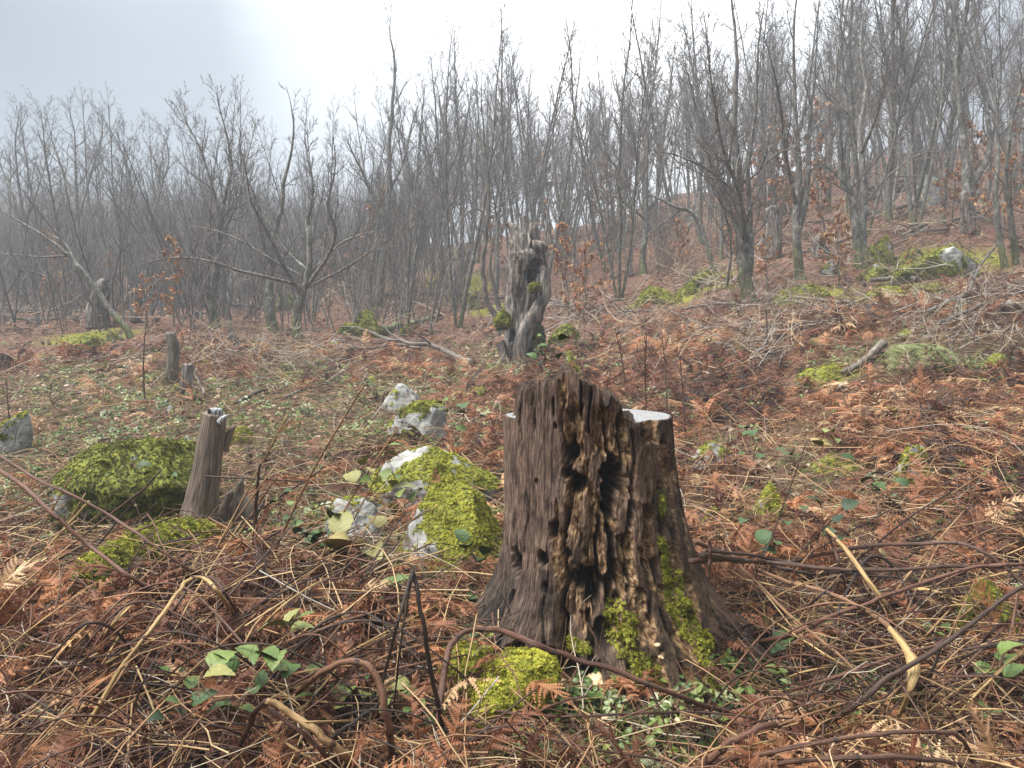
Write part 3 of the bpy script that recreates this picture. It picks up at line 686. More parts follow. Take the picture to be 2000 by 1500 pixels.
STP = [stempiece(k) for k in range(9)]
def twigpiece(k):
    b = Batch()
    q = shoot((-.5, 0, 0), (1, RU(-.3, .3), .15), 1.0, 7, .16, 0.0); b.tube(q, np.linspace(.008, .003, 8), 4)
    for i in range(1, 7):
        d = side_dir(np.subtract(q[i+1], q[i]), RU(.5, .9), RU(0, 6.28)); s = shoot(q[i], tuple(d), RU(.15, .4), 4, .2, 0.0); b.tube(s, np.linspace(.004, .0018, 5), 3)
    return unlinked(b.build('twig', STRAW))
TWP = [twigpiece(k) for k in range(5)]
def grasspiece(k):
    b = Batch()
    for q in range(14):
        a = RU(0, 6.28); l = RU(.5, 1); o = np.array([RU(-.2, .2), RU(-.2, .2), 0]); d = np.array([math.cos(a), math.sin(a), 0]); s = np.array([-d[1], d[0], 0]) * .02
        P = [o, o + d * l * .25 + [0, 0, l * .45], o + d * l * .8 + [0, 0, l * .55]]
        b.mesh([P[0] - s, P[0] + s, P[1] + s, P[1] - s, P[2]], [[0, 1, 2, 3]], [[3, 2, 4]])
    return unlinked(b.build('grass_tuft', GREENLEAF))
GRASSP = [grasspiece(k) for k in range(3)]

# ------------------------------------------------------------------ the big stump
CX, CY = 0.283, 2.75
LP = ([-1.35, -1.10, -1.02, -.93, -.84, -.72, -.60, -.45, -.30, -.1, 0.1], [.50, .46, .41, .36, .328, .312, .306, .306, .308, .303, .30])
RP = ([-1.35, -1.18, -1.05, -.93, -.84, -.72, -.60, -.45, -.30, -.1, 0.1], [.62, .56, .50, .455, .42, .385, .35, .325, .312, .305, .30])
FP = ([-1.35, -1.15, -1.02, -.90, -.75, -.5, -.3, 0.1], [.50, .44, .39, .355, .325, .30, .29, .285])
def th_of(px, z):
    R0 = .33
    for _ in range(3):
        yd = CY - R0 * .75; dx = (px - 1000) / F * yd - CX; R0 = float(np.interp(z, *(RP if dx > 0 else LP)))
    return -math.acos(max(-1, min(1, dx / R0)))
def z_of(py): return slope(py) * 2.45
LOBES = [(-3.0, .09, .15, 2.2), (-2.22, .10, .17, 1.9), (-1.28, .06, .11, 1.6), (-.78, .10, .18, 1.9), (-.30, .20, .14, 2.6), (.6, .15, .25, 2), (1.5, .1, .3, 2), (2.4, .12, .25, 2), (-2.62, -.10, .12, 1.5), (-1.75, -.12, .22, 1.2)]
PITS = [(1112, 885, 15, 34, .11), (1103, 925, 13, 12, .06), (1122, 945, 18, 28, .12), (1200, 940, 28, 40, .13), (1190, 985, 11, 45, .15), (1140, 1130, 34, 28, .10), (1155, 1165, 16, 30, .10),
        (1108, 1085, 13, 16, .06), (1080, 1040, 9, 18, .05), (1012, 1120, 13, 26, .06), (1062, 1100, 8, 16, .04), (1200, 1080, 10, 60, .05), (1196, 1150, 9, 40, .05), (1004, 1285, 42, 40, .16), (1040, 835, 3, 26, .03),
        (1046, 948, 4, 9, .03), (1079, 835, 3, 5, .03), (1075, 800, 3, 18, .02), (1130, 800, 7, 26, .04), (1310, 870, 6, 18, .03), (1262, 855, 12, 30, .035), (1120, 1300, 60, 30, .10), (1235, 1000, 8, 30, .04), (1300, 960, 8, 22, .03),
        (1066, 1150, 6, 14, .03), (1180, 1230, 22, 40, .05), (1310, 1040, 8, 26, .03), (1280, 1120, 7, 26, .03), (1340, 1060, 9, 30, .03)]
CRACKS = [(1098, 1000, 1290, 6, .05), (1165, 1020, 1180, 5, .05), (1222, 1090, 1330, 5, .045), (1275, 1000, 1200, 4, .035), (1320, 1100, 1290, 5, .04), (1186, 830, 980, 5, .05), (1092, 790, 900, 3, .03), (1030, 980, 1090, 2, .012), (1238, 850, 1000, 4, .03), (1290, 830, 900, 3, .02), (1150, 1200, 1300, 7, .05),(1000, 1180, 1240, 5, .03), (1255, 1180, 1300, 3, .02), (1018, 760, 900, 1.5, .01), (1060, 760, 860, 1.5, .01), (1036, 760, 830, 1.2, .008), (1128, 757, 800, 3, .03), (1148, 765, 850, 3, .03), (1172, 775, 830, 2, .02), (1216, 815, 960, 5, .03), (1235, 1010, 1160, 3, .02), (1340, 980, 1100, 3, .02), (1065, 1080, 1280, 2, .012)]
def stump_r(th, z):
    c = np.cos(th)
    R0 = np.interp(z, *LP) * (1 - c) / 2 + np.interp(z, *RP) * (1 + c) / 2
    wf = np.clip(-np.sin(th), 0, 1) ** 2; R0 = R0 * (1 - wf * .6) + np.interp(z, *FP) * wf * .6
    g = np.clip((-.68 - z) / .44, 0, 1.3)
    for t0, A, wd, p in LOBES:
        d = np.angle(np.exp(1j * (th - t0 - .12 * np.sin(z * 6 + t0)))); R0 = R0 + A * np.exp(-(d / (wd * (1.25 - .35 * np.clip(g, 0, 1)))) ** 2) * g ** p
    ax, ay = np.cos(th) * .33, np.sin(th) * .33
    flute = fbm(ax * 7, ay * 7, z * 1.6, 3, 31) - .5; R0 = R0 + flute * .05
    thd = np.degrees(th)
    edge = (fbm(ax * 14, ay * 14, z * 5, 3, 33) - .5) * 34
    rot = smooth(-124, -112, thd + edge) * (1 - smooth(-26, -12, thd + edge)) * smooth(-.12, -.30, z + (edge / 34) * .25 + .10 * np.clip((thd + 80) / 40, -1, 1))
    rot = np.maximum(rot, .8 * smooth(-64, -54, thd + edge) * (1 - smooth(-18, -8, thd + edge)))
    plate = smooth(.46, .52, fbm(ax * 24, ay * 24, z * 7, 4, 35)); plate = plate * (1 - .0 * rot)
    blocky = np.abs(fbm(ax * 60, ay * 60, z * 16, 3, 37) - .5) * 2
    b2 = fbm(ax * 150, ay * 150, z * 34, 2, 38) - .5
    b3 = np.floor(fbm(ax * 70, ay * 70, z * 26, 2, 47) * 9) / 9 - .5
    R0 = R0 - rot * ((1 - plate) * (.024 + .024 * blocky + .045 * b3) + .008 * blocky + b2 * .012)
    fib = fbm(ax * 130, ay * 130, z * 5, 3, 39) - .5
    R0 = R0 + fib * .0065 + (fbm(ax * 300, ay * 300, z * 9, 2, 41) - .5) * .004
    ripple = np.sin(z * 110 + fbm(ax * 9, ay * 9, z * 5, 2, 44) * 16) * .0009 * smooth(-.45, -.6, z) * (1 - smooth(-.95, -1.02, z)) * (1 - rot); R0 = R0 + ripple
    dark = np.zeros_like(R0)
    for k, (px, py, rx, ry, dp) in enumerate(PITS):
        zz = z_of(py); t0 = th_of(px, zz); sx = rx * 2.45 / F / .33 / max(.35, abs(math.sin(t0))); sy = ry * 2.45 / F
        wob = (fbm(ax * 50, ay * 50, z * 22, 4, 50 + k) - .5) * 1.7
        d = np.sqrt((np.angle(np.exp(1j * (th - t0))) / sx) ** 2 + ((z - zz) / sy) ** 2) + wob
        v = 1 - smooth(.55, 1.12, d); R0 = R0 - dp * v; dark = np.maximum(dark, v)
    for px, p0, p1, wd, dp in CRACKS:
        za, zb = z_of(p0), z_of(p1); t0 = th_of(px, (za + zb) / 2); sx = wd * 2.45 / F / .33 / max(.35, abs(math.sin(t0)))
        d = np.abs(np.angle(np.exp(1j * (th - t0 - .02 * np.sin(z * 30))))) / sx; inr = smooth(zb - .03, zb + .03, z) * (1 - smooth(za - .01, za + .03, z))
        v = (1 - smooth(.4, 1.2, d)) * inr; R0 = R0 - dp * v; dark = np.maximum(dark, v * .8)
    return R0, rot, plate, dark
LEDGE = -.262
TPX = [(980, 800), (1008, 796), (1013, 762), (1022, 755), (1045, 751), (1068, 750), (1086, 743), (1098, 744), (1103, 727), (1119, 722), (1124, 741), (1140, 746), (1150, 752), (1168, 757), (1172, 768), (1178, 785), (1187, 786), (1190, 766), (1198, 769), (1207, 779), (1214, 792), (1217, 812), (1240, 815)]
tx = np.array([(p[0] - 1000) / F * 2.5 - CX for p in TPX]); tz = np.array([slope(p[1]) * 2.5 for p in TPX])
def stump_top(x, y):
    xx = x + (fbm(x * 40, y * 40, 0, 2, 71) - .5) * .010
    hi = np.interp(xx, tx, tz) + (np.round(fbm(x * 26, y * 26, 0, 3, 72) * 7) / 7 - .5) * .05 * smooth(-.29, -.24, x)
    back = smooth(-.02, .10, y + (fbm(x * 12, y * 12, 0, 2, 73) - .5) * .12 - .12 * np.exp(-((x + .06) / .06) ** 2))
    hi = hi * (1 - back) + np.minimum(hi, LEDGE + .02 + .05 * fbm(x * 20, y * 20, 0, 2, 74)) * back
    ledge = LEDGE + (fbm(x * 30, y * 6, 0, 3, 75) - .5) * .004
    e1 = smooth(.118, .128, x + (fbm(y * 18, x * 3, 0, 3, 76) - .5) * .03); e2 = 1 - smooth(-.272, -.258, x + (fbm(y * 25, 0.3, 0, 3, 77) - .5) * .045)
    m_ = np.maximum(e1, e2)
    return hi * (1 - m_) + ledge * m_, m_
TH = np.concatenate([np.linspace(-3.35, .22, 430), np.linspace(.22, 2.93, 92)[1:-1]]); NT = len(TH); NS, NC = 270, 64
s1 = np.linspace(0, 1, NS)
xr, yr = np.cos(TH) * .30, np.sin(TH) * .30
for _ in range(2):
    tt_, _m = stump_top(xr, yr); rr_, *_ = stump_r(TH, tt_); xr, yr = np.cos(TH) * rr_, np.sin(TH) * rr_
top_t = tt_
ZB = -1.40
Zw = ZB + (top_t[None] - ZB) * (s1[:, None] ** .85); THg = np.broadcast_to(TH, Zw.shape)
Rw, rotw, platew, darkw = stump_r(THg, Zw)
Xw, Yw = Rw * np.cos(THg), Rw * np.sin(THg)
f = 1 - np.linspace(0, 1, NC + 1)[1:] ** .9
Rc = Rw[-1][None] * f[:, None]; Xc, Yc = Rc * np.cos(TH), Rc * np.sin(TH); Zc, lg = stump_top(Xc, Yc)
SV = np.concatenate([np.stack([Xw, Yw, Zw], -1), np.stack([Xc, Yc, Zc], -1)]).reshape(-1, 3)
NR = NS + NC
i = np.arange(NR - 1)[:, None] * NT; j = np.arange(NT)[None]; k = (j + 1) % NT
SQ = np.stack([i + j, i + k, i + NT + k, i + NT + j], -1).reshape(-1, 4)
a_rot = np.concatenate([rotw, Zc * 0 + .25]).ravel(); a_pl = np.concatenate([platew, Zc * 0 + .8]).ravel(); a_dk = np.concatenate([darkw, Zc * 0 + .5 * (1 - lg)]).ravel()
a_lg = np.concatenate([Zw * 0, lg]).ravel()
SP = np.stack([np.cos(THg) * .33, np.sin(THg) * .33, Zw], -1); pcs = np.concatenate([SP, np.stack([Xc, Yc, Zc], -1)]).reshape(-1, 3)
base_z = float(ground(CX, CY))
stump = empty('tree_stump', (CX, CY, 0), 'big rotten dark tree stump with a ragged top and mossy roots, nearest the camera', 'tree stump')
m = M('rotten_wood', 0.7, 0.25); pc = m.attr('pc', out='Vector')
f1 = m.noise(1, pc, 6, 0.7, stretch=(190, 190, 14)); f2 = m.noise(1, pc, 6, 0.65, stretch=(20, 20, 8)); f3 = m.noise(1, pc, 5, 0.75, stretch=(170, 170, 70)); f4 = m.noise(1, pc, 3, .5, stretch=(5, 5, 4))
sound = m.ramp(f1, [(0.32, (0.030, 0.020, 0.016)), (0.42, (0.11, 0.070, 0.054)), (0.52, (0.23, 0.155, 0.12)), (0.64, (0.46, 0.35, 0.26))])
sound = m.mix(m.ramp(f2, [(0.50, 0.0), (0.62, 0.88)]), sound, m.mix(1.0, sound, 0.25, 'MULTIPLY'))
sz = m.n('ShaderNodeSeparateXYZ'); m.l(pc, sz.inputs[0])
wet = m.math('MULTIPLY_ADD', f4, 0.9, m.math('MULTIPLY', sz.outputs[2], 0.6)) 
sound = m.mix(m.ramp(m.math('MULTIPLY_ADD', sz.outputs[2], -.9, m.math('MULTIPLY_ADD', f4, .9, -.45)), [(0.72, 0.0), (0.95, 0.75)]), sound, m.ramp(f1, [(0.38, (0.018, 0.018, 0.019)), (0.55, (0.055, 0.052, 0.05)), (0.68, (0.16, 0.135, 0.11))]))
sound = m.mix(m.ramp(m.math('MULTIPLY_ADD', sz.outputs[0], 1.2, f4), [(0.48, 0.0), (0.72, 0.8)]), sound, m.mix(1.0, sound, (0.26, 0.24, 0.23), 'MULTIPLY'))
tan_ = m.ramp(f3, [(0.32, (0.06, 0.034, 0.018)), (0.46, (0.26, 0.16, 0.085)), (0.56, (0.56, 0.38, 0.21)), (0.66, (0.78, 0.60, 0.38))])
tan_ = m.mix(m.ramp(f2, [(0.48, 0.0), (0.60, 0.9)]), tan_, m.mix(1.0, tan_, (0.30, 0.25, 0.18), 'MULTIPLY'))
tan_ = m.mix(m.ramp(m.math('MULTIPLY_ADD', sz.outputs[2], -.8, f2), [(1.0, 0.0), (1.3, 0.5)]), tan_, (0.085, 0.08, 0.022))
rmask = m.math('MULTIPLY', m.attr('rot'), m.math('SUBTRACT', 1.0, m.math('MULTIPLY', m.attr('plate'), .85)))
c = m.mix(m.ramp(rmask, [(0.08, 0.0), (0.4, 1.0)]), sound, tan_)
c = m.mix(1.0, c, (.84, .78, .74), 'MULTIPLY')
c = m.mix(m.ramp(m.attr('hole'), [(0.1, 0.0), (0.8, 0.85)]), c, (0.018, 0.012, 0.008))
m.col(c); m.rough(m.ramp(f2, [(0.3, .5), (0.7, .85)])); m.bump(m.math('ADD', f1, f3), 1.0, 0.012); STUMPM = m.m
fq = (a_lg[SQ].min(1) > .8)
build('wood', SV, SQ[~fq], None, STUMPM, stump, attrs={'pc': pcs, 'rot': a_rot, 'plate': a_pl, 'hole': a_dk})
m = M('cut_face', 0.30, 0.6); p_ = m.n('ShaderNodeTexCoord').outputs['Object']
w_ = m.n('ShaderNodeTexWave', wave_type='RINGS', rings_direction='Z'); w_.inputs['Scale'].default_value = 28; w_.inputs['Distortion'].default_value = 5; w_.inputs['Detail'].default_value = 3; m.l(p_, w_.inputs[0])
ring = m.math('ADD', m.math('MULTIPLY', w_.outputs[1], .35), m.math('MULTIPLY', m.noise(1, p_, 6, .7, stretch=(60, 60, 5)), .65)); cc = m.ramp(ring, [(0.3, (0.08, 0.075, 0.07)), (0.48, (0.25, 0.25, 0.25)), (0.7, (0.42, 0.43, 0.44))]); m.col(cc).bump(ring, .35, .003); CUTF = m.m
for sgn in (1, -1):
    q = SQ[fq]; q = q[(SV[q].mean(1)[:, 0] * sgn) > 0]
    ids, inv = np.unique(q, return_inverse=True); build('cut_surface', SV[ids] + [0, 0, .0005], inv.reshape(-1, 4), None, CUTF, stump, label='flat pale grey saw cut, the wide right part' if sgn > 0 else 'pale grey sliver of saw cut at the left edge')
# moss on the stump
wallV = np.stack([Xw, Yw, Zw], -1)
du = np.roll(wallV, -1, 1) - np.roll(wallV, 1, 1); dv = np.gradient(wallV, axis=0); WN = np.cross(du, dv); WN /= np.maximum(1e-9, np.linalg.norm(WN, axis=2))[..., None]
wpx, wpy = proj(wallV + [CX, CY, 0])
def seg(px, py, pts):
    d = np.full(px.shape, 9.0)
    for (x0_, y0_, w0_), (x1_, y1_, w1_) in zip(pts[:-1], pts[1:]):
        vx, vy = x1_ - x0_, y1_ - y0_; t = np.clip(((px - x0_) * vx + (py - y0_) * vy) / (vx * vx + vy * vy + 1e-9), 0, 1)
        d = np.minimum(d, np.hypot(px - x0_ - t * vx, py - y0_ - t * vy) / (w0_ + (w1_ - w0_) * t))
    return d
front = (THg < .25) & (THg > -3.4)
MP = [[(1290, 1055, 7), (1305, 1110, 13), (1318, 1170, 20), (1345, 1215, 24), (1375, 1265, 20), (1395, 1320, 18), (1412, 1375, 14)], [(1195, 1185, 20), (1215, 1225, 32), (1200, 1250, 14)], [(1222, 1265, 18), (1250, 1300, 26), (1275, 1340, 20)],
      [(1110, 1250, 10), (1140, 1265, 12)], [(900, 1300, 28), (920, 1345, 30)], [(1040, 1300, 30), (985, 1340, 34), (1060, 1340, 26)], [(1290, 960, 5), (1293, 1010, 5)], [(1410, 1290, 14), (1440, 1330, 14)]]
pts, nn_ = [], []
for q, mp_ in enumerate(MP):
    d = seg(wpx, wpy, mp_) + (fbm(wpx / 14, wpy / 14, 0, 3, 90 + q) - .5) * 1.2
    sel = np.argwhere(front & (d < .95))
    if not len(sel): continue
    area = len(sel); take = sel[rng.integers(0, len(sel), min(5200, int(area * .9)))]
    p = wallV[take[:, 0], take[:, 1]]; nrm = WN[take[:, 0], take[:, 1]]; pts.append(p + nrm * rng.uniform(-.002, .008, (len(p), 1)) + rng.normal(0, .002, p.shape)); nn_.append(nrm)
pts = np.concatenate(pts); nn_ = np.concatenate(nn_); nn_ = nn_ + [0, 0, .25]
scatter('moss', MOSSP, pts, nn_, rng.uniform(.006, .013, len(pts)), .45 + .35 * fbm(pts[:, 0] * 25, pts[:, 1] * 25, pts[:, 2] * 25, 3, 5) + rng.normal(0, .16, len(pts)), .5, parent=stump)
print('stump moss', len(pts))

# ------------------------------------------------------------------ boulders
m = M('limestone', 0.75, 0.35); p_ = m.n('ShaderNodeTexCoord').outputs['Object']
n1 = m.noise(9, p_, 7, .65); n2 = m.noise(28, p_, 4, .6); n3 = m.noise(3, p_, 4, .6)
c = m.ramp(n1, [(0.3, (0.085, 0.082, 0.075)), (0.45, (0.21, 0.205, 0.195)), (0.65, (0.33, 0.325, 0.305))])
c = m.mix(m.ramp(n2, [(0.63, 0.0), (0.67, 0.9)]), c, (0.035, 0.033, 0.026)); c = m.mix(m.ramp(n3, [(0.5, 0.0), (0.62, 0.45)]), c, (0.16, 0.155, 0.14))
c = m.mix(m.ramp(m.attr('moss'), [(0.3, 0.0), (0.7, 1.0)]), c, m.ramp(m.noise(40, p_, 5, .7), [(0.25, (0.03, 0.035, 0.008)), (0.5, (0.13, 0.14, 0.015)), (0.75, (0.30, 0.31, 0.03))]))
sc_ = m.attr('pale'); c = m.mix(m.math('MULTIPLY', sc_, m.math('SUBTRACT', 1.0, m.attr('moss'))), c, m.mix(1.0, c, 1.3, 'MULTIPLY'))
m.col(c).bump(n1, 1.0, .04); ROCKM = m.m
def cube_sphere(n):
    V, Q = [], []; g = np.linspace(-1, 1, n + 1)
    A, B_ = np.meshgrid(np.tan(g * math.pi / 4), np.tan(g * math.pi / 4)); one = np.ones_like(A)
    for f_ in ((A, B_, one), (B_, A, -one), (one, A, B_), (-one, B_, A), (B_, one, A), (A, -one, B_)):
        P = np.stack(f_, -1).reshape(-1, 3); o = len(V) * 0 + sum(len(v) for v in V); V.append(P / np.linalg.norm(P, axis=1)[:, None])
        i = np.arange(n)[:, None] * (n + 1); j = np.arange(n)[None]; Q.append(np.stack([i + j, i + j + 1, i + n + 2 + j, i + n + 1 + j], -1).reshape(-1, 4) + o)
    V = np.concatenate(V); Q = np.concatenate(Q); key = np.round(V * 1e5).astype(np.int64); _, first, inv = np.unique(key, axis=0, return_index=True, return_inverse=True)
    return V[first], inv.ravel()[Q]
CS = {n: cube_sphere(n) for n in (14, 24, 44)}
ROCKS = []
def rock(px, py, wpx_, hpx, label, moss=.5, pale=0.0, seed=1, ang=.35, yaw=0.0, tilt=0.0, res=24, dep=.8, tufts=True, name='boulder', cat='rock', tbr=.5, y=None, sink=.3, group=None):
    """py: where its foot meets the ground; wpx_, hpx: its size in the photograph"""
    b = at(px, py) if y is None else np.array([(px - 1000) / F * y, y, float(ground((px - 1000) / F * y, y))])
    s = b[1] / F; w2 = wpx_ * s / 2; h = hpx * s; D = w2 * dep
    V, Q = CS[res]; r = np.random.default_rng(seed); v = V.copy()
    for _ in range(18):      # flat broken faces
        n_ = r.normal(0, 1, 3); n_ /= np.linalg.norm(n_); d = v @ n_; lim = r.uniform(max(.52, 1 - ang * 1.1), .95); v = v - np.maximum(0, d - lim)[:, None] * n_ * .92
    ROCKS.append((b[0], b[1] + D * .7, w2 * .98, D * .95))
    v = v * (1 + .24 * (fbm(V[:, 0] * 1.6 + seed, V[:, 1] * 1.6, V[:, 2] * 1.6, 3, seed) - .5)[:, None] + .16 * (fbm(V[:, 0] * 6, V[:, 1] * 7 + seed, V[:, 2] * 7, 4, seed + 3) - .5)[:, None])
    full = h * 1.8; wz = 1 - .30 * smooth(-.5, 1.0, v[:, 2] / np.abs(v[:, 2]).max()); ex = np.abs(v[:, 0] * wz).max(); v = np.stack([v[:, 0] * wz * w2 / ex, v[:, 1] * wz * D / ex, v[:, 2] / v[:, 2].max() * full / 2], 1)
    ca, sa = math.cos(tilt), math.sin(tilt); v = np.stack([v[:, 0] * ca + v[:, 2] * sa, v[:, 1], -v[:, 0] * sa + v[:, 2] * ca], 1)
    zt = v[:, 2].max(); v[:, 2] += h - zt; v = rotz(v, yaw)
    loc = b + [0, D * .7, 0]; loc[2] = b[2]
    a = v[Q]; fn = np.cross(a[:, 2] - a[:, 0], a[:, 3] - a[:, 1]); nrm = np.zeros_like(v)
    for q in range(4): np.add.at(nrm, Q[:, q], fn)
    nrm /= np.maximum(1e-12, np.linalg.norm(nrm, axis=1))[:, None]
    W = v + loc; k = 2.2 / max(w2, .1)
    mm = moss * 1.5 - .50 + (.55 - .35 * smooth(.45, .8, moss)) * np.clip(nrm[:, 2], -.3, 1) + (fbm(W[:, 0] * k, W[:, 1] * k, W[:, 2] * k, 4, seed + 8) - .5) * 2.2
    mm = smooth(0.05, .35, mm)
    o = build(name, v, Q, None, ROCKM, attrs={'moss': mm, 'pale': np.full(len(v), pale)}, label=label, category=cat, group=group, loc=loc)
    if tufts and moss > .05:
        fa = np.linalg.norm(fn, axis=1) / 2; fm = mm[Q].mean(1); pr = fa * (fm > .4) * (a.mean(1)[:, 2] > -.1); tot = pr.sum()
        if tot > 0:
            sz_ = max(.009, .0034 * b[1]); cnt = int(min(16000, tot / (sz_ * sz_) * 1.1)); pk = rng.choice(len(Q), cnt, p=pr / tot); u1, u2 = rng.random((2, cnt, 1))
            P = (a[pk, 0] * (1-u1) + a[pk, 1] * u1) * (1-u2) + (a[pk, 3] * (1-u1) + a[pk, 2] * u1) * u2; Nn = fn[pk] / np.linalg.norm(fn[pk], axis=1)[:, None]
            scatter('moss', MOSSP, P, Nn + [0, 0, .4], rng.uniform(.7, 1.3, cnt) * sz_, tbr - .25 + .5 * fbm(P[:, 0] * 9, P[:, 1] * 9, P[:, 2] * 9, 3, 4) + rng.normal(0, .2, cnt) - .3 * smooth(.5, 0, Nn[:, 2]), .4, parent=o)  # tint drops on steep faces: shading put into the moss colour
    return o
rock(236, 1045, 330, 185, 'large boulder carpeted in dark olive moss, left of the small leaning stump', .52, .0, 5, .36, .35, -.42, 44, .8, tbr=.22)
rock(862, 1000, 320, 122, 'pale flat topped boulder with moss cushions and black lichen dots, left of the big stump', .30, .6, 12, .62, .1, .08, 44, .8, tbr=.65)
rock(885, 1118, 310, 165, 'lower rock step hidden under bright yellow green moss against the big stump', .56, .7, 83, .6, .6, .15, 44, .9, tbr=.75)
rock(985, 905, 70, 30, 'small mossy rock peeping out just left of the big stump', .75, .2, 5, .4)
rock(685, 1080, 125, 105, 'plain grey boulder behind the green bramble leaves', .12, .15, 8, .35, .3)
rock(822, 866, 135, 82, 'white angular rock with a black shaded foot and moss on its right side', .30, 1.0, 17, .7, .5, .5, 24)
rock(785, 805, 95, 55, 'flat grey rock slab just behind the white angular rock', .08, .5, 18, .5, .2, .3)
rock(935, 775, 55, 18, 'thin moss edged stone lying upslope left of the big stump', .55, .6, 9, .5)
rock(0, 900, 100, 95, 'bright white rock cut off by the left edge', .1, 1.0, 23, .5, .3, .5)
rock(68, 1470, 95, 92, 'small white stone low in the left corner', .18, 1.0, 25, .3)
rock(160, 1520, 80, 62, 'pale grey stone at the very bottom, beside the small white stone', .15, .6, 26, .3)
rock(28, 1150, 120, 50, 'low grey stone ringed with moss at the left edge', .6, .5, 27, .4)
rock(1115, 752, 48, 60, 'pale rock capped with bright moss, showing over the top of the big stump', .6, .9, 31, .4, tbr=.75, y=8.4)
rock(1090, 765, 40, 35, 'small pale mossy stone directly behind the ragged stump top', .5, .9, 32, .4, y=8.1)
rock(1398, 915, 110, 50, 'rounded brown grey rock to the right of the big stump', .22, .1, 33, .2, .2)
rock(1408, 1045, 90, 52, 'low olive mossy rock under drooping dead fronds', .8, .2, 34, .25, tbr=.45)
rock(1512, 1020, 95, 75, 'bright mossy rock with a bare grey right flank', .68, .5, 35, .4, tbr=.75)
rock(1625, 925, 75, 30, 'flat yellow green mossy stone in the middle of the right clearing', .8, .4, 36, .3, tbr=.7)
rock(1800, 960, 110, 88, 'dark overhung rock with a bright moss top in the right clearing', .5, .0, 37, .5, tbr=.7)
rock(1740, 822, 60, 26, 'small moss capped stone among rust coloured bracken', .8, .4, 38, .3, tbr=.75)
rock(1855, 850, 50, 14, 'thin flat stone on the right slope', .5, .5, 39, .3)
rock(1960, 712, 60, 20, 'bright mossy stone at the right edge below the dark logs', .85, .3, 40, .3, tbr=.75)
rock(1690, 805, 26, 14, 'small bare white stone on the right slope', .0, 1, 41, .3)
rock(1615, 745, 100, 26, 'broad flat stone with thin moss in front of the pale branch', .6, .5, 42, .3, tbr=.7)
rock(1985, 1000, 60, 48, 'mossy stone half out of frame at the right edge', .8, .3, 43, .3, tbr=.7)
rock(1965, 1310, 170, 150, 'large dark mossy rock behind the diagonal stalks at the right edge', .8, .0, 44, .3, tbr=.45, res=44, y=2.6)
rock(960, 1500, 120, 42, 'moss covered hump at the bottom edge in front of the big stump', .95, .2, 45, .2, tbr=.7, res=24)
rock(470, 868, 52, 36, 'little moss cushion on a stone behind the small leaning stump', .9, .2, 46, .3, tbr=.65)
rock(1730, 520, 85, 60, 'grey rounded boulder with a moss cap right of the twisted trunks', .6, .3, 47, .35)
rock(1720, 548, 75, 36, 'small mossy boulder tucked under the grey rounded one', .6, .5, 48, .3)
rock(1865, 545, 210, 75, 'long pale boulder streaked with moss on the right slope', .5, 1.0, 49, .45, 0, .05, 44, .6)
rock(1790, 520, 80, 36, 'left shoulder of pale rock beside the long streaked boulder', .5, .9, 50, .45)
rock(1825, 400, 75, 62, 'pale grey lichen boulder high on the right slope', .15, .4, 51, .4)
rock(1290, 592, 100, 34, 'low mossy rock with a white lip in the middle distance', .85, .6, 52, .4)
rock(1345, 578, 50, 24, 'small round mossy rock right of the low one with a white lip', .9, .1, 53, .3)
rock(1385, 560, 80, 36, 'mossy hummock rock left of the many stemmed beech', .9, .1, 54, .3)
rock(1590, 590, 140, 36, 'broad pale mossy rock right of the foot of the many stemmed beech', .6, .8, 55, .4)
rock(1540, 590, 50, 16, 'small white edged stone touching the broad pale mossy rock', .3, 1, 56, .4)
rock(1715, 590, 60, 22, 'low moss patch stone in front of the twisted trunks', .85, .2, 57, .3)
rock(1835, 575, 60, 24, 'round mossy stone below the long streaked boulder', .9, .0, 58, .3)
rock(1105, 668, 66, 36, 'round dark mossy rock right of the hollow snag', .85, .0, 59, .3, tbr=.4)
rock(1050, 690, 50, 30, 'small dark mossy rock at the foot of the hollow snag', .8, .0, 60, .3, tbr=.4)
rock(715, 655, 60, 50, 'tall bright moss mound in the left middle distance', .95, .0, 61, .3)
rock(680, 655, 50, 24, 'low mossy rock beside the tall moss mound', .85, .1, 62, .3)
rock(560, 605, 50, 34, 'mossy rock behind the wide spreading beech', .9, .0, 63, .3)
rock(160, 680, 90, 28, 'long low moss covered rock under the leaning tree', .9, .0, 64, .3)
rock(215, 665, 30, 16, 'small moss knob right of the long mossy rock', .9, .0, 65, .3)
rock(875, 570, 60, 24, 'mossy ledge rock left of the thin dead tree', .9, .1, 66, .3)
rock(925, 605, 44, 34, 'upright mossy rock right beside the thin dead tree', .85, .1, 67, .3)
rock(895, 505, 70, 22, 'mossy rock on the rise below the forked beech', .9, .0, 68, .3)
rock(1545, 380, 50, 14, 'moss topped stone on the ridge behind orange leaves', .9, .0, 69, .3, y=24)
rock(790, 655, 40, 18, 'small half buried mossy stone left of the snag', .7, .2, 70, .3)
rock(1630, 535, 50, 30, 'grey boulder between the two nearest right hand beeches', .3, .3, 71, .3)
for k in range(34):
    px, py = RU(0, 2000), RU(640, 1000)
    if abs(px - 1150) < 190 and py > 700: continue
    rock(px, py, RU(14, 34), RU(7, 15), 'small loose pale stone half sunk in the litter of the clearing', RU(.1, .8), RU(.2, 1), 200 + k, .35, res=14, tufts=False, name='stone', cat='stone', group='small stones strewn over the clearing')
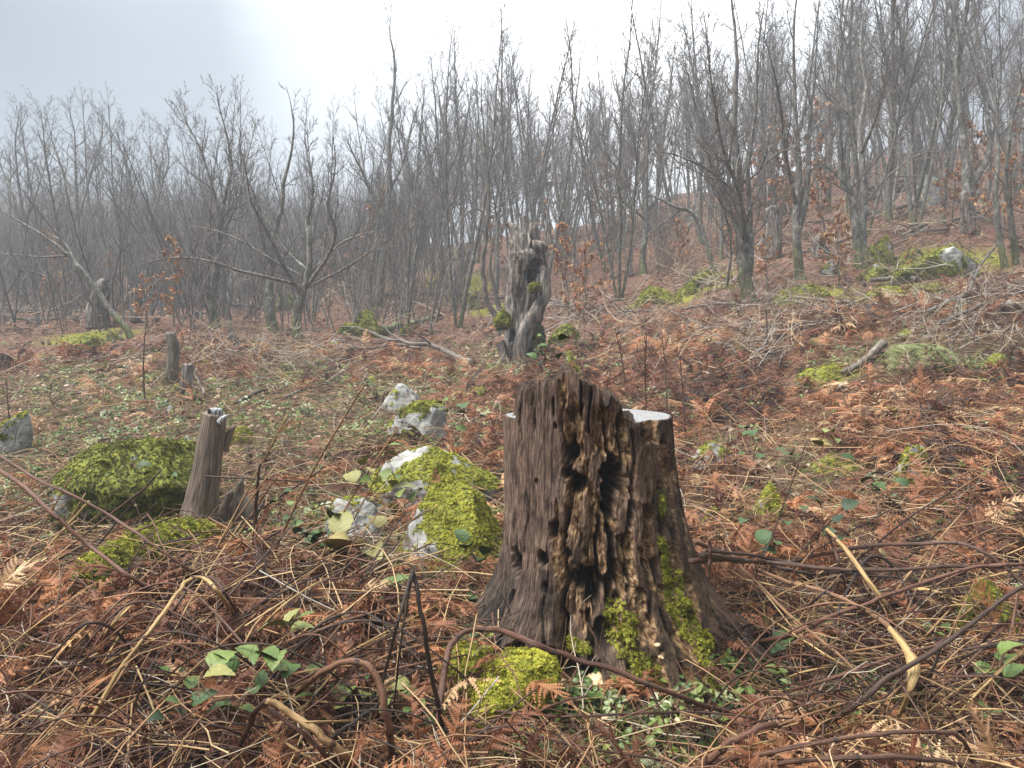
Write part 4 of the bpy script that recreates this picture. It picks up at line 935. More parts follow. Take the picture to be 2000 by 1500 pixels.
# ------------------------------------------------------------------ woody bodies (snag, small stumps, logs)
def woody(name, path, rad, parent=None, mat=None, sides=40, n=60, rough=.18, fib=.05, cap=True, seed=1, jag=0.0, loc=None, **k):
    """path in world units; a bent, fluted, fibrous trunk"""
    P = catmull(path, n); r = np.interp(np.linspace(0, 1, n), np.linspace(0, 1, len(rad)), rad)
    ln = np.concatenate([[0], np.cumsum(np.linalg.norm(np.diff(P, axis=0), axis=1))]); a = np.arange(sides) * 2 * math.pi / sides
    ca, sa = np.cos(a)[None], np.sin(a)[None]; q = ln[:, None] / max(r.max(), 1e-3)
    ov = 1 + rough * 2 * (fbm(ca * 1.6 + seed, sa * 1.6, q * .35, 3, seed) - .5) + fib * 2 * (fbm(ca * 9 + seed, sa * 9, q * .9, 3, seed + 2) - .5)
    b = Batch(); b.tube(P, r, sides, .75 if mat is DEADWOOD else .5, ov=ov)
    V = b.V[0].reshape(n, sides, 3)
    if jag:
        T = norm(P[-1] - P[-2]); up = (fbm(np.cos(a) * 2.5 + seed, np.sin(a) * 2.5, 0, 2, seed + 5)) * jag + rng.random(sides) * jag * .25
        for i in range(n): V[i] += T * (up * (i / (n - 1)) ** 4)[:, None]
    if cap:
        c0 = V[-1].mean(0); inner = c0 + (V[-1] - c0) * .75 - norm(P[-1] - P[-2]) * (jag * .5 + r[-1] * .05)
        b.V[0] = V.reshape(-1, 3); o0 = b.n; b.V.append(inner); b.pc.append(b.pc[0][-sides:] * .75); b.tint.append(np.full(sides, .3)); b.n += sides
        j = np.arange(sides); b.Q.append(np.stack([(n-1)*sides + j, (n-1)*sides + (j+1) % sides, o0 + (j+1) % sides, o0 + j], 1))
        b.V.append(inner.mean(0)[None]); b.pc.append(b.pc[0][:1] * 0); b.tint.append(np.array([.3])); c = b.n; b.n += 1
        b.T.append(np.stack([np.full(sides, c), o0 + j, o0 + (j + 1) % sides], 1))
    if loc is not None:
        b.V = [v - np.asarray(loc) for v in b.V]
    return b.build(name, mat or DEADWOOD, parent, **k)
def pxpath(pts, y0, dys=None):
    return [pdepth(p[0], p[1], y0 + (dys[i] if dys else 0)) for i, p in enumerate(pts)]
# hollow snag
sb = at(1008, 705); y0 = sb[1]; S = y0 / F; print('snag depth', y0)
snag = empty('dead_snag', sb, 'hollow weathered grey snag with broken horned top in the middle distance', 'dead tree')
m = M('snag_wood', .75, .3); p_ = m.n('ShaderNodeTexCoord').outputs['Object']
f1 = m.noise(1, p_, 6, .65, stretch=(22, 22, 3.2), dist=.6); f2 = m.noise(3.2, p_, 5, .6); 
c = m.ramp(f1, [(0.36, (0.026, 0.021, 0.017)), (0.47, (0.11, 0.092, 0.080)), (0.64, (0.31, 0.275, 0.245))]); c = m.mix(m.ramp(f2, [(0.5, 0), (0.66, .8)]), c, m.mix(1.0, c, (.5, .36, .28), 'MULTIPLY'))
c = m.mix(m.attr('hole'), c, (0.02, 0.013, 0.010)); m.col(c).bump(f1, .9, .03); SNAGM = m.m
n, sides = 120, 96
pathc = np.array(pxpath([(1004, 712), (1010, 680), (1020, 640), (1028, 600), (1030, 560), (1029, 520), (1028, 500), (1026, 482), (1024, 470)], y0 + .2)); rw = np.array([29, 27, 33, 39, 42, 40, 39, 33, 23]) * S
Pm = catmull(pathc, n); rm = np.interp(np.linspace(0, 1, n), np.linspace(0, 1, 9), rw); a = np.arange(sides) * 2 * math.pi / sides; A_, T_ = np.meshgrid(a, np.linspace(0, 1, n))
Z_ = Pm[:, 2][:, None] + 0 * A_; ca, sa = np.cos(A_ + T_ * .4), np.sin(A_ + T_ * .4)
ov = 1 + .50 * (fbm(ca * 1.7, sa * 1.7, Z_ * 1.6, 3, 5) - .5) + .45 * (fbm(ca * 6, sa * 6, Z_ * 3.5, 5, 8, .6) - .5)
X0 = rm[:, None] * np.cos(A_); Y0 = rm[:, None] * np.sin(A_); hole = 0 * A_
P3 = np.stack([Pm[:, 0][:, None] + X0, Pm[:, 1][:, None] + Y0, Z_], -1); hx, hy = proj(P3)
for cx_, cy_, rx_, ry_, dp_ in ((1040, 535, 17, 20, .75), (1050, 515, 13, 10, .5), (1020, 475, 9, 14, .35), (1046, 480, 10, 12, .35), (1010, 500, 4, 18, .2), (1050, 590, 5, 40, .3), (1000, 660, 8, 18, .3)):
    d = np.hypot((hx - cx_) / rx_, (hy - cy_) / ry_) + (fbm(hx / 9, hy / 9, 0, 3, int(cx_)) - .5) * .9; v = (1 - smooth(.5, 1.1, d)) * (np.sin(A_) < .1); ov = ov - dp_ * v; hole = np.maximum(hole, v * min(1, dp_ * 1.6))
up_ = fbm(np.cos(a) * 2.2, np.sin(a) * 2.2, 0, 3, 15)
X0 *= ov; Y0 *= ov; V = np.stack([Pm[:, 0][:, None] + X0, Pm[:, 1][:, None] + Y0 * 1.0, Z_ + ((up_[None] - .4) * .5 + .12 * (fbm(np.cos(a) * 8, np.sin(a) * 8, 0, 2, 19)[None] - .5)) * T_ ** 6], -1).reshape(-1, 3)
i = np.arange(n - 1)[:, None] * sides; j = np.arange(sides)[None]; k = (j + 1) % sides; Q = np.stack([i + j, i + k, i + sides + k, i + sides + j], -1).reshape(-1, 4)
cc = V[-sides:].mean(0) - [0, 0, .12]; V = np.vstack([V, cc]); T = np.stack([np.full(sides, n * sides), (n-1)*sides + np.arange(sides), (n-1)*sides + (np.arange(sides) + 1) % sides], 1)
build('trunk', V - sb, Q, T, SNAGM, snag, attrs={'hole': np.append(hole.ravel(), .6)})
def snagpiece(nm, pts, ws, dy=0, seed=1, mat=None): woody(nm, pxpath(pts, y0 + .2 + dy), np.array(ws) * S, snag, mat or SNAGM, 16, 24, .25, .12, seed=seed, loc=sb)
snagpiece('horn', [(1024, 500), (1016, 468), (1004, 447), (990, 435)], [21, 18, 11, 4], -.12, 2); snagpiece('horn', [(1040, 500), (1044, 462), (1042, 436)], [16, 12, 8], 0, 3)
snagpiece('horn', [(1024, 480), (1027, 448), (1022, 422)], [12, 8, 5], .25, 4); snagpiece('knob', [(1040, 486), (1058, 484), (1070, 488)], [18, 13, 5], -.15, 6)
snagpiece('spiral_root', [(1064, 520), (1064, 575), (1052, 600), (1030, 640), (1018, 675), (1014, 712)], [8, 11, 13, 15, 15, 16], -.36, 7)
snagpiece('outer_root', [(975, 668), (985, 690), (995, 712)], [10, 10, 12], -.2, 8)
# moss cushions on the snag
def cushion(px, py, wpx_, hpx, y, parent, loc, seed, tb=.5, cnt=500, ts=.0042):
    s = y / F; V, Q = CS[14]; v = V * [wpx_ * s / 2, wpx_ * s / 2, hpx * s / 2] * (1 + 1.0 * (fbm(V[:, 0] * 1.8 + seed, V[:, 1] * 1.8, V[:, 2] * 1.8, 3, seed) - .5)[:, None]); c = pdepth(px, py, y) - loc
    o = build('moss_cushion', v + c, Q, None, ROCKM, parent, attrs={'moss': np.ones(len(v)), 'pale': np.zeros(len(v))})
    pk = rng.integers(0, len(V), cnt); tb = tb + .5 * (fbm(v[pk, 0] * 12, v[pk, 1] * 12, v[pk, 2] * 12, 2, 3) - .5); scatter('moss', MOSSP, v[pk] + c, V[pk] + [0, 0, .3], rng.uniform(.7, 1.3, cnt) * ts * y, tb + rng.normal(0, .15, cnt), .4, parent=o)
cushion(981, 627, 28, 30, y0 - .12, snag, sb, 3); cushion(1045, 562, 18, 14, y0 - .3, snag, sb, 4, .35); cushion(1046, 660, 34, 50, y0 + .05, snag, sb, 5, .3)

# small leaning stump on the left with its rotten collar
sb = at(392, 1050); y0 = sb[1]; S = y0 / F; print('small stump', y0)
st2 = empty('leaning_stump', sb, 'small bare brown stump leaning right, sawn off at the top, beside the large moss boulder', 'tree stump')
m = M('small_stump_wood', .55, .45); p_ = m.attr('pc', out='Vector'); f1 = m.noise(1, p_, 6, .65, stretch=(130, 130, 8)); f2 = m.noise(1, p_, 4, .6, stretch=(20, 20, 6))
c = m.ramp(f1, [(0.33, (0.04, 0.028, 0.022)), (0.5, (0.14, 0.105, 0.085)), (0.66, (0.33, 0.25, 0.18))]); c = m.mix(m.ramp(f2, [(.5, 0), (.66, .75)]), c, m.mix(1.0, c, .35, 'MULTIPLY')); m.col(c).bump(f1, .8, .006); SMALLM = m.m
woody('trunk', pxpath([(372, 1075), (382, 1030), (392, 985), (402, 930), (411, 870), (418, 812)], y0), np.array([46, 37, 31, 27, 25, 22]) * S, st2, SMALLM, 48, 60, .16, .07, seed=4, jag=.02, loc=sb)
woody('cut_surface', pxpath([(409, 806), (419, 805), (434, 803)], y0, [-.02, 0, .02]), np.array([8, 9, 6]) * S, st2, CUTF, 12, 8, .2, .1, seed=5, loc=sb)
woody('broken_lip', pxpath([(428, 826), (436, 818), (444, 812)], y0 - .05), np.array([7, 6, 3]) * S, st2, CUTF, 10, 8, .4, .2, seed=6, loc=sb)
woody('broken_side', pxpath([(436, 880), (447, 850), (458, 832)], y0 + .05), np.array([9, 8, 2]) * S, st2, SMALLM, 12, 10, .4, .2, seed=7, loc=sb)
for q, (pp, ww, lb) in enumerate((([(455, 1060), (462, 1000), (470, 948)], [26, 16, 5], None), ([(485, 1050), (480, 1000), (468, 970)], [22, 18, 8], None), ([(500, 1060), (503, 1010), (512, 985)], [10, 7, 3], None), ([(440, 1050), (438, 1010), (448, 968)], [20, 14, 6], None), ([(520, 1075), (515, 1030), (520, 1000)], [10, 8, 3], None))):
    woody('rotten_shard', pxpath(pp, y0 + .12), np.array(ww) * S, st2, SMALLM, 18, 20, .5, .3, seed=10 + q, jag=.05, loc=sb)
woody('root', [at(398, 1040), at(350, 1085) + [0, 0, .03], at(290, 1125) + [0, 0, .04], at(215, 1165) + [0, 0, .03], at(140, 1200)], np.array([40, 38, 32, 26, 14]) * S, st2, SMALLM, 24, 40, .3, .1, seed=21, loc=sb)
rt = woody('mossy_root', [at(402, 1062), at(355, 1098) + [0, 0, .10], at(295, 1128) + [0, 0, .11], at(200, 1168) + [0, 0, .09], at(120, 1203)], np.array([34, 38, 36, 30, 14]) * S, st2, ROCKM, 24, 50, .35, .1, seed=22, loc=sb)
v = np.empty(len(rt.data.vertices) * 3, np.float32); rt.data.vertices.foreach_get('co', v); v = v.reshape(-1, 3); nr = np.empty_like(v.ravel()); rt.data.vertex_normals.foreach_get('vector', nr); nr = nr.reshape(-1, 3)
t_ = rt.data.attributes.new('moss', 'FLOAT', 'POINT'); t_.data.foreach_set('value', np.ones(len(v), np.float32))
for a_, b_ in ((402, 1062), (355, 1098), (325, 1115), (295, 1128), (245, 1150), (200, 1168), (150, 1190)):
    g_ = at(a_, b_); ROCKS.append((g_[0], g_[1], .11, .13))
pk = rng.integers(0, len(v), 11000); pk = pk[nr[pk, 2] > -.2]; scatter('moss', MOSSP, v[pk] + rng.normal(0, .008, (len(pk), 3)), nr[pk] + [0, 0, .4], rng.uniform(.010, .02, len(pk)), .55 + rng.normal(0, .2, len(pk)), .5, parent=rt)
woody('bark_slab', [at(432, 1085) + [0, 0, .04], at(480, 1115) + [0, 0, .04], at(530, 1150) + [0, 0, .02]], np.array([16, 19, 17]) * S, None, SMALLM, 20, 30, .4, .15, seed=31, jag=.04, label='short slab of wet rotten wood lying below the small leaning stump', category='log')
# other little stumps
for q, (pts, ws, lb, mt) in enumerate(([[(336, 745), (338, 712), (340, 680), (334, 655)], [13, 11, 11, 9], 'pale small stump with a dark crooked top in the left middle distance', None], [[(366, 765), (366, 740), (368, 715)], [17, 13, 11], 'short dark cut stump just right of the pale crooked one', 'b'],
     [[(1232, 540), (1231, 515), (1233, 490)], [6, 5, 4], 'small black stump beside the dark beech with the crooked foot', 'b'], [[(192, 640), (190, 600), (200, 560), (206, 552)], [26, 22, 17, 9], 'thick broken dark stump behind the leaning tree', 'b'],
     [[(266, 628), (265, 600), (262, 575)], [14, 14, 12], 'round black broken stump far back right of the leaning tree', 'b'], [[(914, 532), (912, 512), (916, 495)], [9, 8, 5], 'short dark stump on the rise left of the thin dead tree', 'b'],
     [[(795, 605), (788, 585), (786, 562)], [9, 6, 4], 'small leaning stub right of the tallest pale beech', 'b'], [[(458, 665), (452, 648), (448, 632)], [8, 6, 4], 'knee high stub right of the slender bent beech', None],
     [[(1603, 500), (1598, 478), (1605, 462)], [22, 15, 8], 'squat broken stump between the two nearest right hand beeches', 'b'], [[(1510, 505), (1512, 450), (1508, 410)], [22, 18, 14], 'tall grey stump right behind the many stemmed beech', 'b'],
     [[(1502, 600), (1501, 588), (1503, 578)], [5, 5, 4], 'tiny white post like stub at the edge of the right hand bracken', None], [[(1892, 455), (1890, 415), (1888, 380)], [17, 16, 15], 'black broken trunk standing on top of the long streaked boulder', 'b'])):
    b0 = at(*pts[0]); woody('small_stump', pxpath(pts, b0[1]), np.array(ws) * (.8 if mt else 1) * b0[1] / F, None, DEADWOOD if mt is None else SNAGM, 18, 20, .3, .12, seed=40 + q, jag=.03 * b0[1] / 5, loc=b0, label=lb, category='tree stump').location = b0

# ------------------------------------------------------------------ fallen logs and branches
def fallen(pts, w0, w1, label, lift=.03, mat=None, group=None, forks=0, name='fallen_branch', cat='branch', tint=None, top=None):
    W = [at(*p) for p in pts]; W = np.array(W); L0 = W[0].copy(); s = W[:, 1].mean() / F
    W[:, 2] += lift + w0 * s * .5
    if top is not None: W[:, 2] += np.array(top) * s
    P = catmull(W, 26); nn_ = np.random.default_rng(len(label)); P[1:-1] += nn_.normal(0, w0 * s * .12, (24, 3))
    b = Batch(); r = np.linspace(w0, w1, 26) * s / 2; a = np.arange(10) * .628
    b.tube(P - L0, r, 10, .8 if tint is None else tint, cap=True, ov=1 + .3 * (fbm(np.cos(a)[None] * 1.5 + w0, np.sin(a)[None] * 1.5, np.arange(26)[:, None] * .5, 2, 3) - .5))
    root = b.build(name, mat or DEADWOOD, label=label, category=cat, group=group, loc=L0)
    for q in range(forks):
        i = R_.randint(6, 22); T = P[i+1] - P[i]; d = side_dir(T, RU(.5, .9), RU(.3, 2.8)); d[2] = abs(d[2]) * .4
        f = shoot(tuple(P[i] - L0), tuple(d), RU(.12, .3) * np.linalg.norm(P[-1] - P[0]), 6, .18, 0.0); bb = Batch(); bb.tube(catmull(f, 14), np.linspace(r[i] * .6, r[i] * .15, 14), 6, .7); bb.build('side_branch', mat or DEADWOOD, root)
    return root
fallen([(925, 722), (890, 708), (850, 695), (800, 690), (745, 678), (700, 660), (660, 655)], 11, 3, 'long pale forked branch lying left of the hollow snag, thick end nearest', .05, forks=5, tint=1.0, top=[0, 0, 6, 8, 10, 12, 8])
fallen([(820, 690), (770, 682), (730, 690), (690, 688)], 6, 3, 'thin grey branch under the long pale forked one', .06)
fallen([(745, 655), (780, 645), (830, 632), (862, 622)], 14, 8, 'dark rotting log behind the tall moss mound', .02, mat=BARK)
fallen([(1645, 738), (1680, 722), (1705, 705), (1725, 692)], 10, 17, 'smooth pale grey branch end poking out beside the green fern', .02, forks=0, tint=1.0, top=[0, 3, 8, 12])
fallen([(1690, 520), (1740, 519), (1800, 518), (1890, 513)], 8, 6, 'long straight grey pole lying in front of the streaked boulder', .06, top=[2, 5, 5, 3])
fallen([(1700, 558), (1740, 556), (1790, 554)], 10, 9, 'short thick grey log below the straight pole', .05)
fallen([(1950, 625), (1980, 622), (2020, 620)], 16, 16, 'thick round log end sticking in from the right edge', .10, tint=.9)
fallen([(1945, 520), (1915, 545), (1900, 575), (1890, 600)], 6, 4, 'thin dark branch propped up on the right bracken mound', .12, top=[30, 10, 4, 0], tint=.2)
fallen([(1810, 640), (1860, 615), (1900, 590), (1960, 560)], 7, 4, 'bleached stick slanting across the right bracken mound', .14, forks=2, tint=1.0)
fallen([(1830, 660), (1900, 630), (1960, 600), (2010, 590)], 8, 5, 'dark branch jutting from the right bracken mound', .12, forks=2, tint=.1)
fallen([(1552, 612), (1600, 618), (1660, 625)], 6, 7, 'bare forked twig crossing the top of the middle bracken', .22, forks=1, tint=1.0)
fallen([(1330, 632), (1400, 622), (1440, 622), (1490, 612)], 4, 3, 'thin crooked grey branch on the bracken crest right of the snag', .22, forks=1, tint=.8)
fallen([(1395, 690), (1425, 700), (1440, 720)], 5, 3, 'short pale stick in a dark hollow of the bracken', .12)
fallen([(1530, 705), (1500, 712), (1450, 725), (1400, 745)], 5, 3, 'pale curved stick in the middle of the right clearing', .10, forks=1, tint=1.0)
fallen([(1480, 490), (1497, 470), (1515, 440)], 9, 8, 'pale broken limb leaning against the tall grey stump', .0, tint=1.0, top=[0, 10, 24])
fallen([(460, 800), (500, 780), (540, 765)], 7, 5, 'dark stick lying right of the little cut stump', .05, tint=.1)
fallen([(400, 780), (390, 760), (380, 740), (384, 730)], 6, 4, 'white bone like forked twig beside the short dark stump', .04, tint=1.0)
fallen([(560, 790), (590, 775), (640, 762)], 5, 3, 'grey stick in the green patch left of the white angular rock', .06, tint=.5)
fallen([(0, 608), (60, 612), (130, 612)], 7, 5, 'pale log at the far left under the trees', .05, name='fallen_log', cat='log')
fallen([(0, 622), (60, 632), (150, 630)], 9, 6, 'dark log in front of the far left pale one', .05, name='fallen_log', cat='log', tint=.1)
fallen([(300, 632), (370, 622), (430, 612)], 6, 4, 'long thin log left of the bent slender beech', .05, name='fallen_log', cat='log')
fallen([(430, 605), (470, 603), (520, 612)], 8, 5, 'dark crooked log crossing behind the slender and stout beeches', .07, name='fallen_log', cat='log', tint=.1)
fallen([(600, 572), (680, 568), (760, 582), (850, 583)], 7, 6, 'straight dark log running behind the tallest pale beech', .06, name='fallen_log', cat='log', tint=.15)
fallen([(620, 555), (690, 548), (740, 545)], 6, 4, 'grey log stacked on the slope beyond the wide spreading beech', .06, name='fallen_log', cat='log')
fallen([(880, 590), (920, 585), (950, 592), (985, 590)], 7, 5, 'black branch crossing behind the thin dead tree', .08, name='fallen_log', cat='log', tint=.1)
fallen([(1075, 595), (1110, 605), (1140, 612), (1160, 612)], 6, 3, 'tangled dark branch right of the hollow snag', .08, forks=3, tint=.1)
fallen([(1180, 495), (1210, 490), (1240, 486)], 5, 4, 'thin brown log left of the small black stump', .05, name='fallen_log', cat='log', tint=.5)
for q, (a, b, w_, ti, lb) in enumerate((((1690, 378), (1775, 358), 9, 1, 'broad pale log highest on the right slope'), ((1688, 388), (1765, 370), 8, .2, 'dark log just under the broad pale one'), ((1700, 395), (1755, 380), 7, .6, 'short brown log third down on the upper right slope'), ((1690, 425), (1790, 405), 8, .15, 'long dark log left of the pale lichen boulder'),
        ((1740, 430), (1840, 415), 6, .8, 'grey log running towards the stout dark beech'), ((1760, 470), (1830, 430), 6, 1, 'pale pole slanting up behind the grey rounded boulder'), ((1770, 462), (1850, 455), 7, .2, 'dark pole behind the long streaked boulder'), ((1745, 462), (1790, 440), 5, 1, 'short white stick above the grey rounded boulder'),
        ((1630, 485), (1690, 465), 6, .1, 'black stick left of the twisted trunks'), ((1570, 440), (1640, 430), 5, .8, 'thin grey pole behind the grey beech pair'), ((1860, 440), (1990, 400), 6, .4, 'brown pole above the streaked boulder at the far right'), ((1560, 500), (1620, 490), 5, .5, 'thin brown pole in front of the squat broken stump'))):
    fallen([a, ((a[0]+b[0])/2, (a[1]+b[1])/2 + RU(-3, 3)), b], w_, w_ * .7, lb, .05, name='fallen_log', cat='log', tint=ti, forks=1)
# heap of thin brushwood behind: stuff
P, sc2 = [], []
for (cx_, cy_, sx_, sy_, n_) in ((1270, 440, 70, 25, 260), (1700, 460, 120, 50, 240), (1400, 560, 80, 40, 140), (680, 560, 90, 22, 200), (1900, 640, 90, 40, 260), (60, 620, 120, 20, 120), (800, 600, 120, 30, 120), (500, 720, 90, 25, 150), (1480, 680, 80, 30, 160), (1580, 620, 100, 20, 80), (900, 640, 300, 40, 120), (1150, 620, 60, 15, 60)):
    for _ in range(n_):
        p = at(cx_ + R_.gauss(0, 1) * sx_, min(1400, cy_ + R_.gauss(0, 1) * sy_)); 
        if p[1] < 40: P.append(p + [0, 0, RU(.02, .16)])
P = np.array(P); scatter('brushwood_litter', TWP, P, gnormal(P[:, 0], P[:, 1]), rng.uniform(.35, 1.1, len(P)) * np.clip(P[:, 1] / 12, .5, 1.5), rng.choice([.05, .3, .9, 1.0], len(P)), .25)

# ------------------------------------------------------------------ orange leaved saplings
def sapling(kind):
    st_, li, tw = [], [], []
    P, r = stem_line((0, 0, -.1), (RU(-.1, .1), RU(-.1, .1), 1), RU(1.2, 2.0), .014, 8, .06); foliate(P, r, 1.9, tw, li, 13, .15, .8, .03, (.7, 1.3), 1, .34, 4)
    root = empty('young_beech', (0, 0, 0), 'x', 'sapling'); b = Batch(); b.tube(P, r, 6); b.build('trunk', BARK, root)
    b = Batch()
    for p, q in li: b.tube(p, q * .8, 3)
    for p, q, s in tw: b.tube(p, np.minimum(q, .003), 3)
    b.build('twigs', TWIG, root, kind='stuff'); b = Batch()
    for p, q, s in tw + [(p, q, 3) for p, q in li]:
        for _ in range(R_.randint(3, 7)):
            V, Q = oval(2, RU(.3, .4), RU(-.4, .5), RU(0, .4)); V = rotz(rotx(V * RU(.06, .115), RU(-1.8, .6)), RU(0, 6.28)) + p[R_.randint(1, len(p) - 1)]; b.mesh(V, Q, tint=RR())
    b.build('leaves', ORANGELEAF, root, kind='stuff'); return root
SAP = [sapling(k) for k in range(4)]; su = set()
for q, (px, py, s, lb) in enumerate(((340, 640, 1.1, 'rusty leaved sapling left of the bent slender beech'), (290, 650, .8, 'low rusty sapling between leaning tree and slender beech'), (110, 620, 1, 'pale rusty sapling far left under the hazy beech'), (210, 600, .9, 'rust leaved shrub behind the thick dark stump'), (735, 575, 1.3, 'orange leaved sapling at the foot of the tallest pale beech'),
      (760, 560, 1.0, 'smaller orange sapling right of the tallest pale beech'), (640, 580, .7, 'faint rust shrub right of the wide spreading beech'), (965, 530, 1.0, 'rust leaves between the thin dead tree and the snag'), (1110, 620, 1.1, 'thin dark sapling holding few rust leaves right of the snag'), (1140, 630, 1.1, 'reddish leaved sapling a pace right of the thin dark one'),
      (1075, 480, 1.1, 'reddish shrub uphill right of the snag top'), (1190, 470, 1.4, 'hazy rust leaved tree left of the dark crooked beech'), (1440, 560, .9, 'orange leaf spray drooping left of the many stemmed beech'), (1500, 570, .8, 'low orange shrub right of the many stemmed beech'), (1520, 480, 1.4, 'tall orange leaved sapling behind the tall grey stump'),
      (1555, 460, 1.3, 'golden leaved sapling on the right of the grey beech pair'), (1610, 500, 1.1, 'yellow orange sapling by the squat broken stump'), (1640, 560, 1.0, 'slim golden sapling just left of the twisted trunks'), (1600, 420, 1.3, 'yellow leaved sapling uphill behind the grey pair'), (1860, 440, 1.0, 'orange leaved sapling left of the stout dark beech'),
      (1900, 430, 1.2, 'brightest orange sapling in front of the stout dark beech'), (1960, 470, 1.2, 'orange sapling between the lichen covered stems'), (1990, 400, 1.3, 'orange shrub cut by the right edge'), (1480, 430, 1.3, 'rust leaved sapling uphill of the many stemmed beech'), (1330, 540, .7, 'small rust sprig above the low mossy rock'), (1180, 545, .6, 'small rust twig left of the small black stump'), (1780, 550, .5, 'little rust bush between the pole and bracken'))):
    k = q % 4; o = SAP[k] if k not in su else copy_tree(SAP[k]); su.add(k); p = at(px, py); o.location = p; f_ = s * p[1] / 16; o.scale = (f_,) * 3; o.rotation_euler.z = RU(0, 6.28); o['label'] = lb; o['group'] = 'young beeches that keep their dead leaves'

# ------------------------------------------------------------------ ground cover
LSTP = []
for k in range(9):
    b = Batch(); r = np.random.default_rng(1900 + k); t = np.linspace(0, 1, 10); a = r.normal(0, .3, 2); kink = r.uniform(.25, .8); kz = r.choice([0, .3, .8])
    b.tube(np.stack([t - .5, a[0] * np.sin(t * 3) + np.cumsum(r.normal(0, .012, 10)), .15 * np.sin(t * 3.1) * a[1] - kz * np.maximum(0, t - kink)], 1), .0038 * (1 - .5 * t), 4)
    LSTP.append(unlinked(b.build('long_stem', STRAW)))
def field(n, ymin, ymax, umax=.95, pw=1.0):
    y = ymin * (ymax / ymin) ** (rng.random(n) ** pw); u = rng.uniform(-umax, umax, n); x = u * y
    ok = ~((np.abs(x - CX) < .36) & (np.abs(y - CY) < .36))
    for a_, b_, c_, d_ in ROCKS: ok &= ~((((x - a_) / c_) ** 2 + ((y - b_) / d_) ** 2) < 1)
    return x[ok], y[ok]
def lay(name, protos, n, ymin, ymax, mask, size, tint, lift=(0, .03), tilt=.3, pw=1.0, spin=None, umax=.95, far_grow=0.0):
    x, y = field(n, ymin, ymax, umax, pw); k = rng.random(len(x)) < mask(x, y); x, y = x[k], y[k]
    z = ground(x, y) + rng.uniform(*lift, len(x)); sz_ = rng.uniform(*size, len(x)) * (1 + far_grow * np.clip(y - 3, 0, 30))
    tv = tint(x, y) if callable(tint) else tint
    scatter(name, protos, np.stack([x, y, z], 1), gnormal(x, y), sz_, tv, tilt, spin[:len(x)] if spin is not None else None); print(name, len(x))
one = lambda x, y: np.ones(len(x))
nz_ = lambda x, y, f, s: fbm(x * f, y * f, 0, 3, s)
greenmask = lambda x, y: smooth(.40, .55, nz_(x, y, .9, 81) + .10 * np.exp(-((y - 7.5) / 2.5) ** 2) * (x < 0)) * (1 - forest(x, y)) * (1 - .5 * brackenmask(x, y))
lay('leaf_litter', LITP, 60000, 1.3, 30, lambda x, y: .45 + .55 * forest(x, y) + .2 * (1 - brackenmask(x, y)), (.025, .055), lambda x, y: np.clip(rng.beta(1.6, 1.8, len(x)) * .9 - .2 * forest(x, y), 0, 1), (0, .02), .45, far_grow=.10)
lay('straw_litter', STP, 26000, 1.25, 16, lambda x, y: (.95 - .7 * forest(x, y)) * (1 - .7 * smooth(.55, .35, np.hypot(x - CX - .1, (y - CY + .3) * .9))), (.12, .42), lambda x, y: rng.beta(1.6, 1.9, len(x)), (.0, .08), .28, far_grow=.04)
lay('long_straw_litter', LSTP, 9000, 1.25, 6, lambda x, y: (.45 + .55 * brackenmask(x, y)) * smooth(.5, .75, np.hypot(x - CX - .1, (y - CY + .3) * .9)), (.35, .85), lambda x, y: rng.beta(1.1, 1.4, len(x)), (.01, .16), .22, far_grow=0)
lay('twig_litter', TWP, 4200, 1.3, 24, lambda x, y: .6 + 0 * x, (.12, .5), lambda x, y: rng.choice([.1, .3, .5, .95], len(x)), (0, .07), .3, far_grow=.05)
bt_ = lambda x, y: np.clip(.12 + .85 * nz_(x, y, 1.1, 91) + rng.normal(0, .25, len(x)) - .10, 0, 1)
lay('dead_bracken_litter', FRP, 11000, 1.35, 17, lambda x, y: .04 + .96 * brackenmask(x, y), (.13, .30), bt_, (.0, .08), .55, far_grow=.05)
lay('bracken_heap_litter', HEAPP, 4200, 1.6, 17, lambda x, y: .02 + .98 * brackenmask(x, y) * smooth(.42, .6, nz_(x, y, 1.6, 95)), (.16, .40), lambda x, y: bt_(x, y) - .12, (-.02, .04), .35, far_grow=.04)
lay('bramble_foliage', GRNP, 15000, 1.5, 15, lambda x, y: .05 + .95 * greenmask(x, y), (.022, .040), lambda x, y: np.clip(rng.beta(2, 2.2, len(x)) * .95, 0, 1), (.0, .07), .35, far_grow=.05)
lay('grass', GRASSP, 15000, 1.3, 13, lambda x, y: .15 + .7 * smooth(.45, .6, nz_(x, y, 1.3, 88)) * (1 - brackenmask(x, y)), (.03, .08), lambda x, y: rng.uniform(.3, 1, len(x)), (0, .01), .3)
SL = np.array([CX, CY, 0])
for q_, (a_, b_, w_, h_, y_, t_) in enumerate(((905, 1335, 95, 130, 2.34, .7), (1010, 1338, 130, 125, 2.24, .9), (1055, 1315, 70, 100, 2.26, .9), (962, 1378, 110, 90, 2.16, .8), (935, 1295, 50, 60, 2.42, .65))):
    cushion(a_, b_, w_, h_, y_, stump, SL, 30 + q_, t_, 1500, .0055)
lay('ground_moss_foliage', MOSSP, 90000, 1.4, 14, lambda x, y: mossmask(x, y), (.010, .022), lambda x, y: np.clip(.35 + .4 * nz_(x, y, 9, 3) + rng.normal(0, .15, len(x)), 0, 1), (0, .012), .4, far_grow=.12)
x, y = field(1500, 1.7, 3.6, .8); k = (fbm(x * 3, y * 3, 0, 2, 8) > .45); x, y = x[k], y[k]

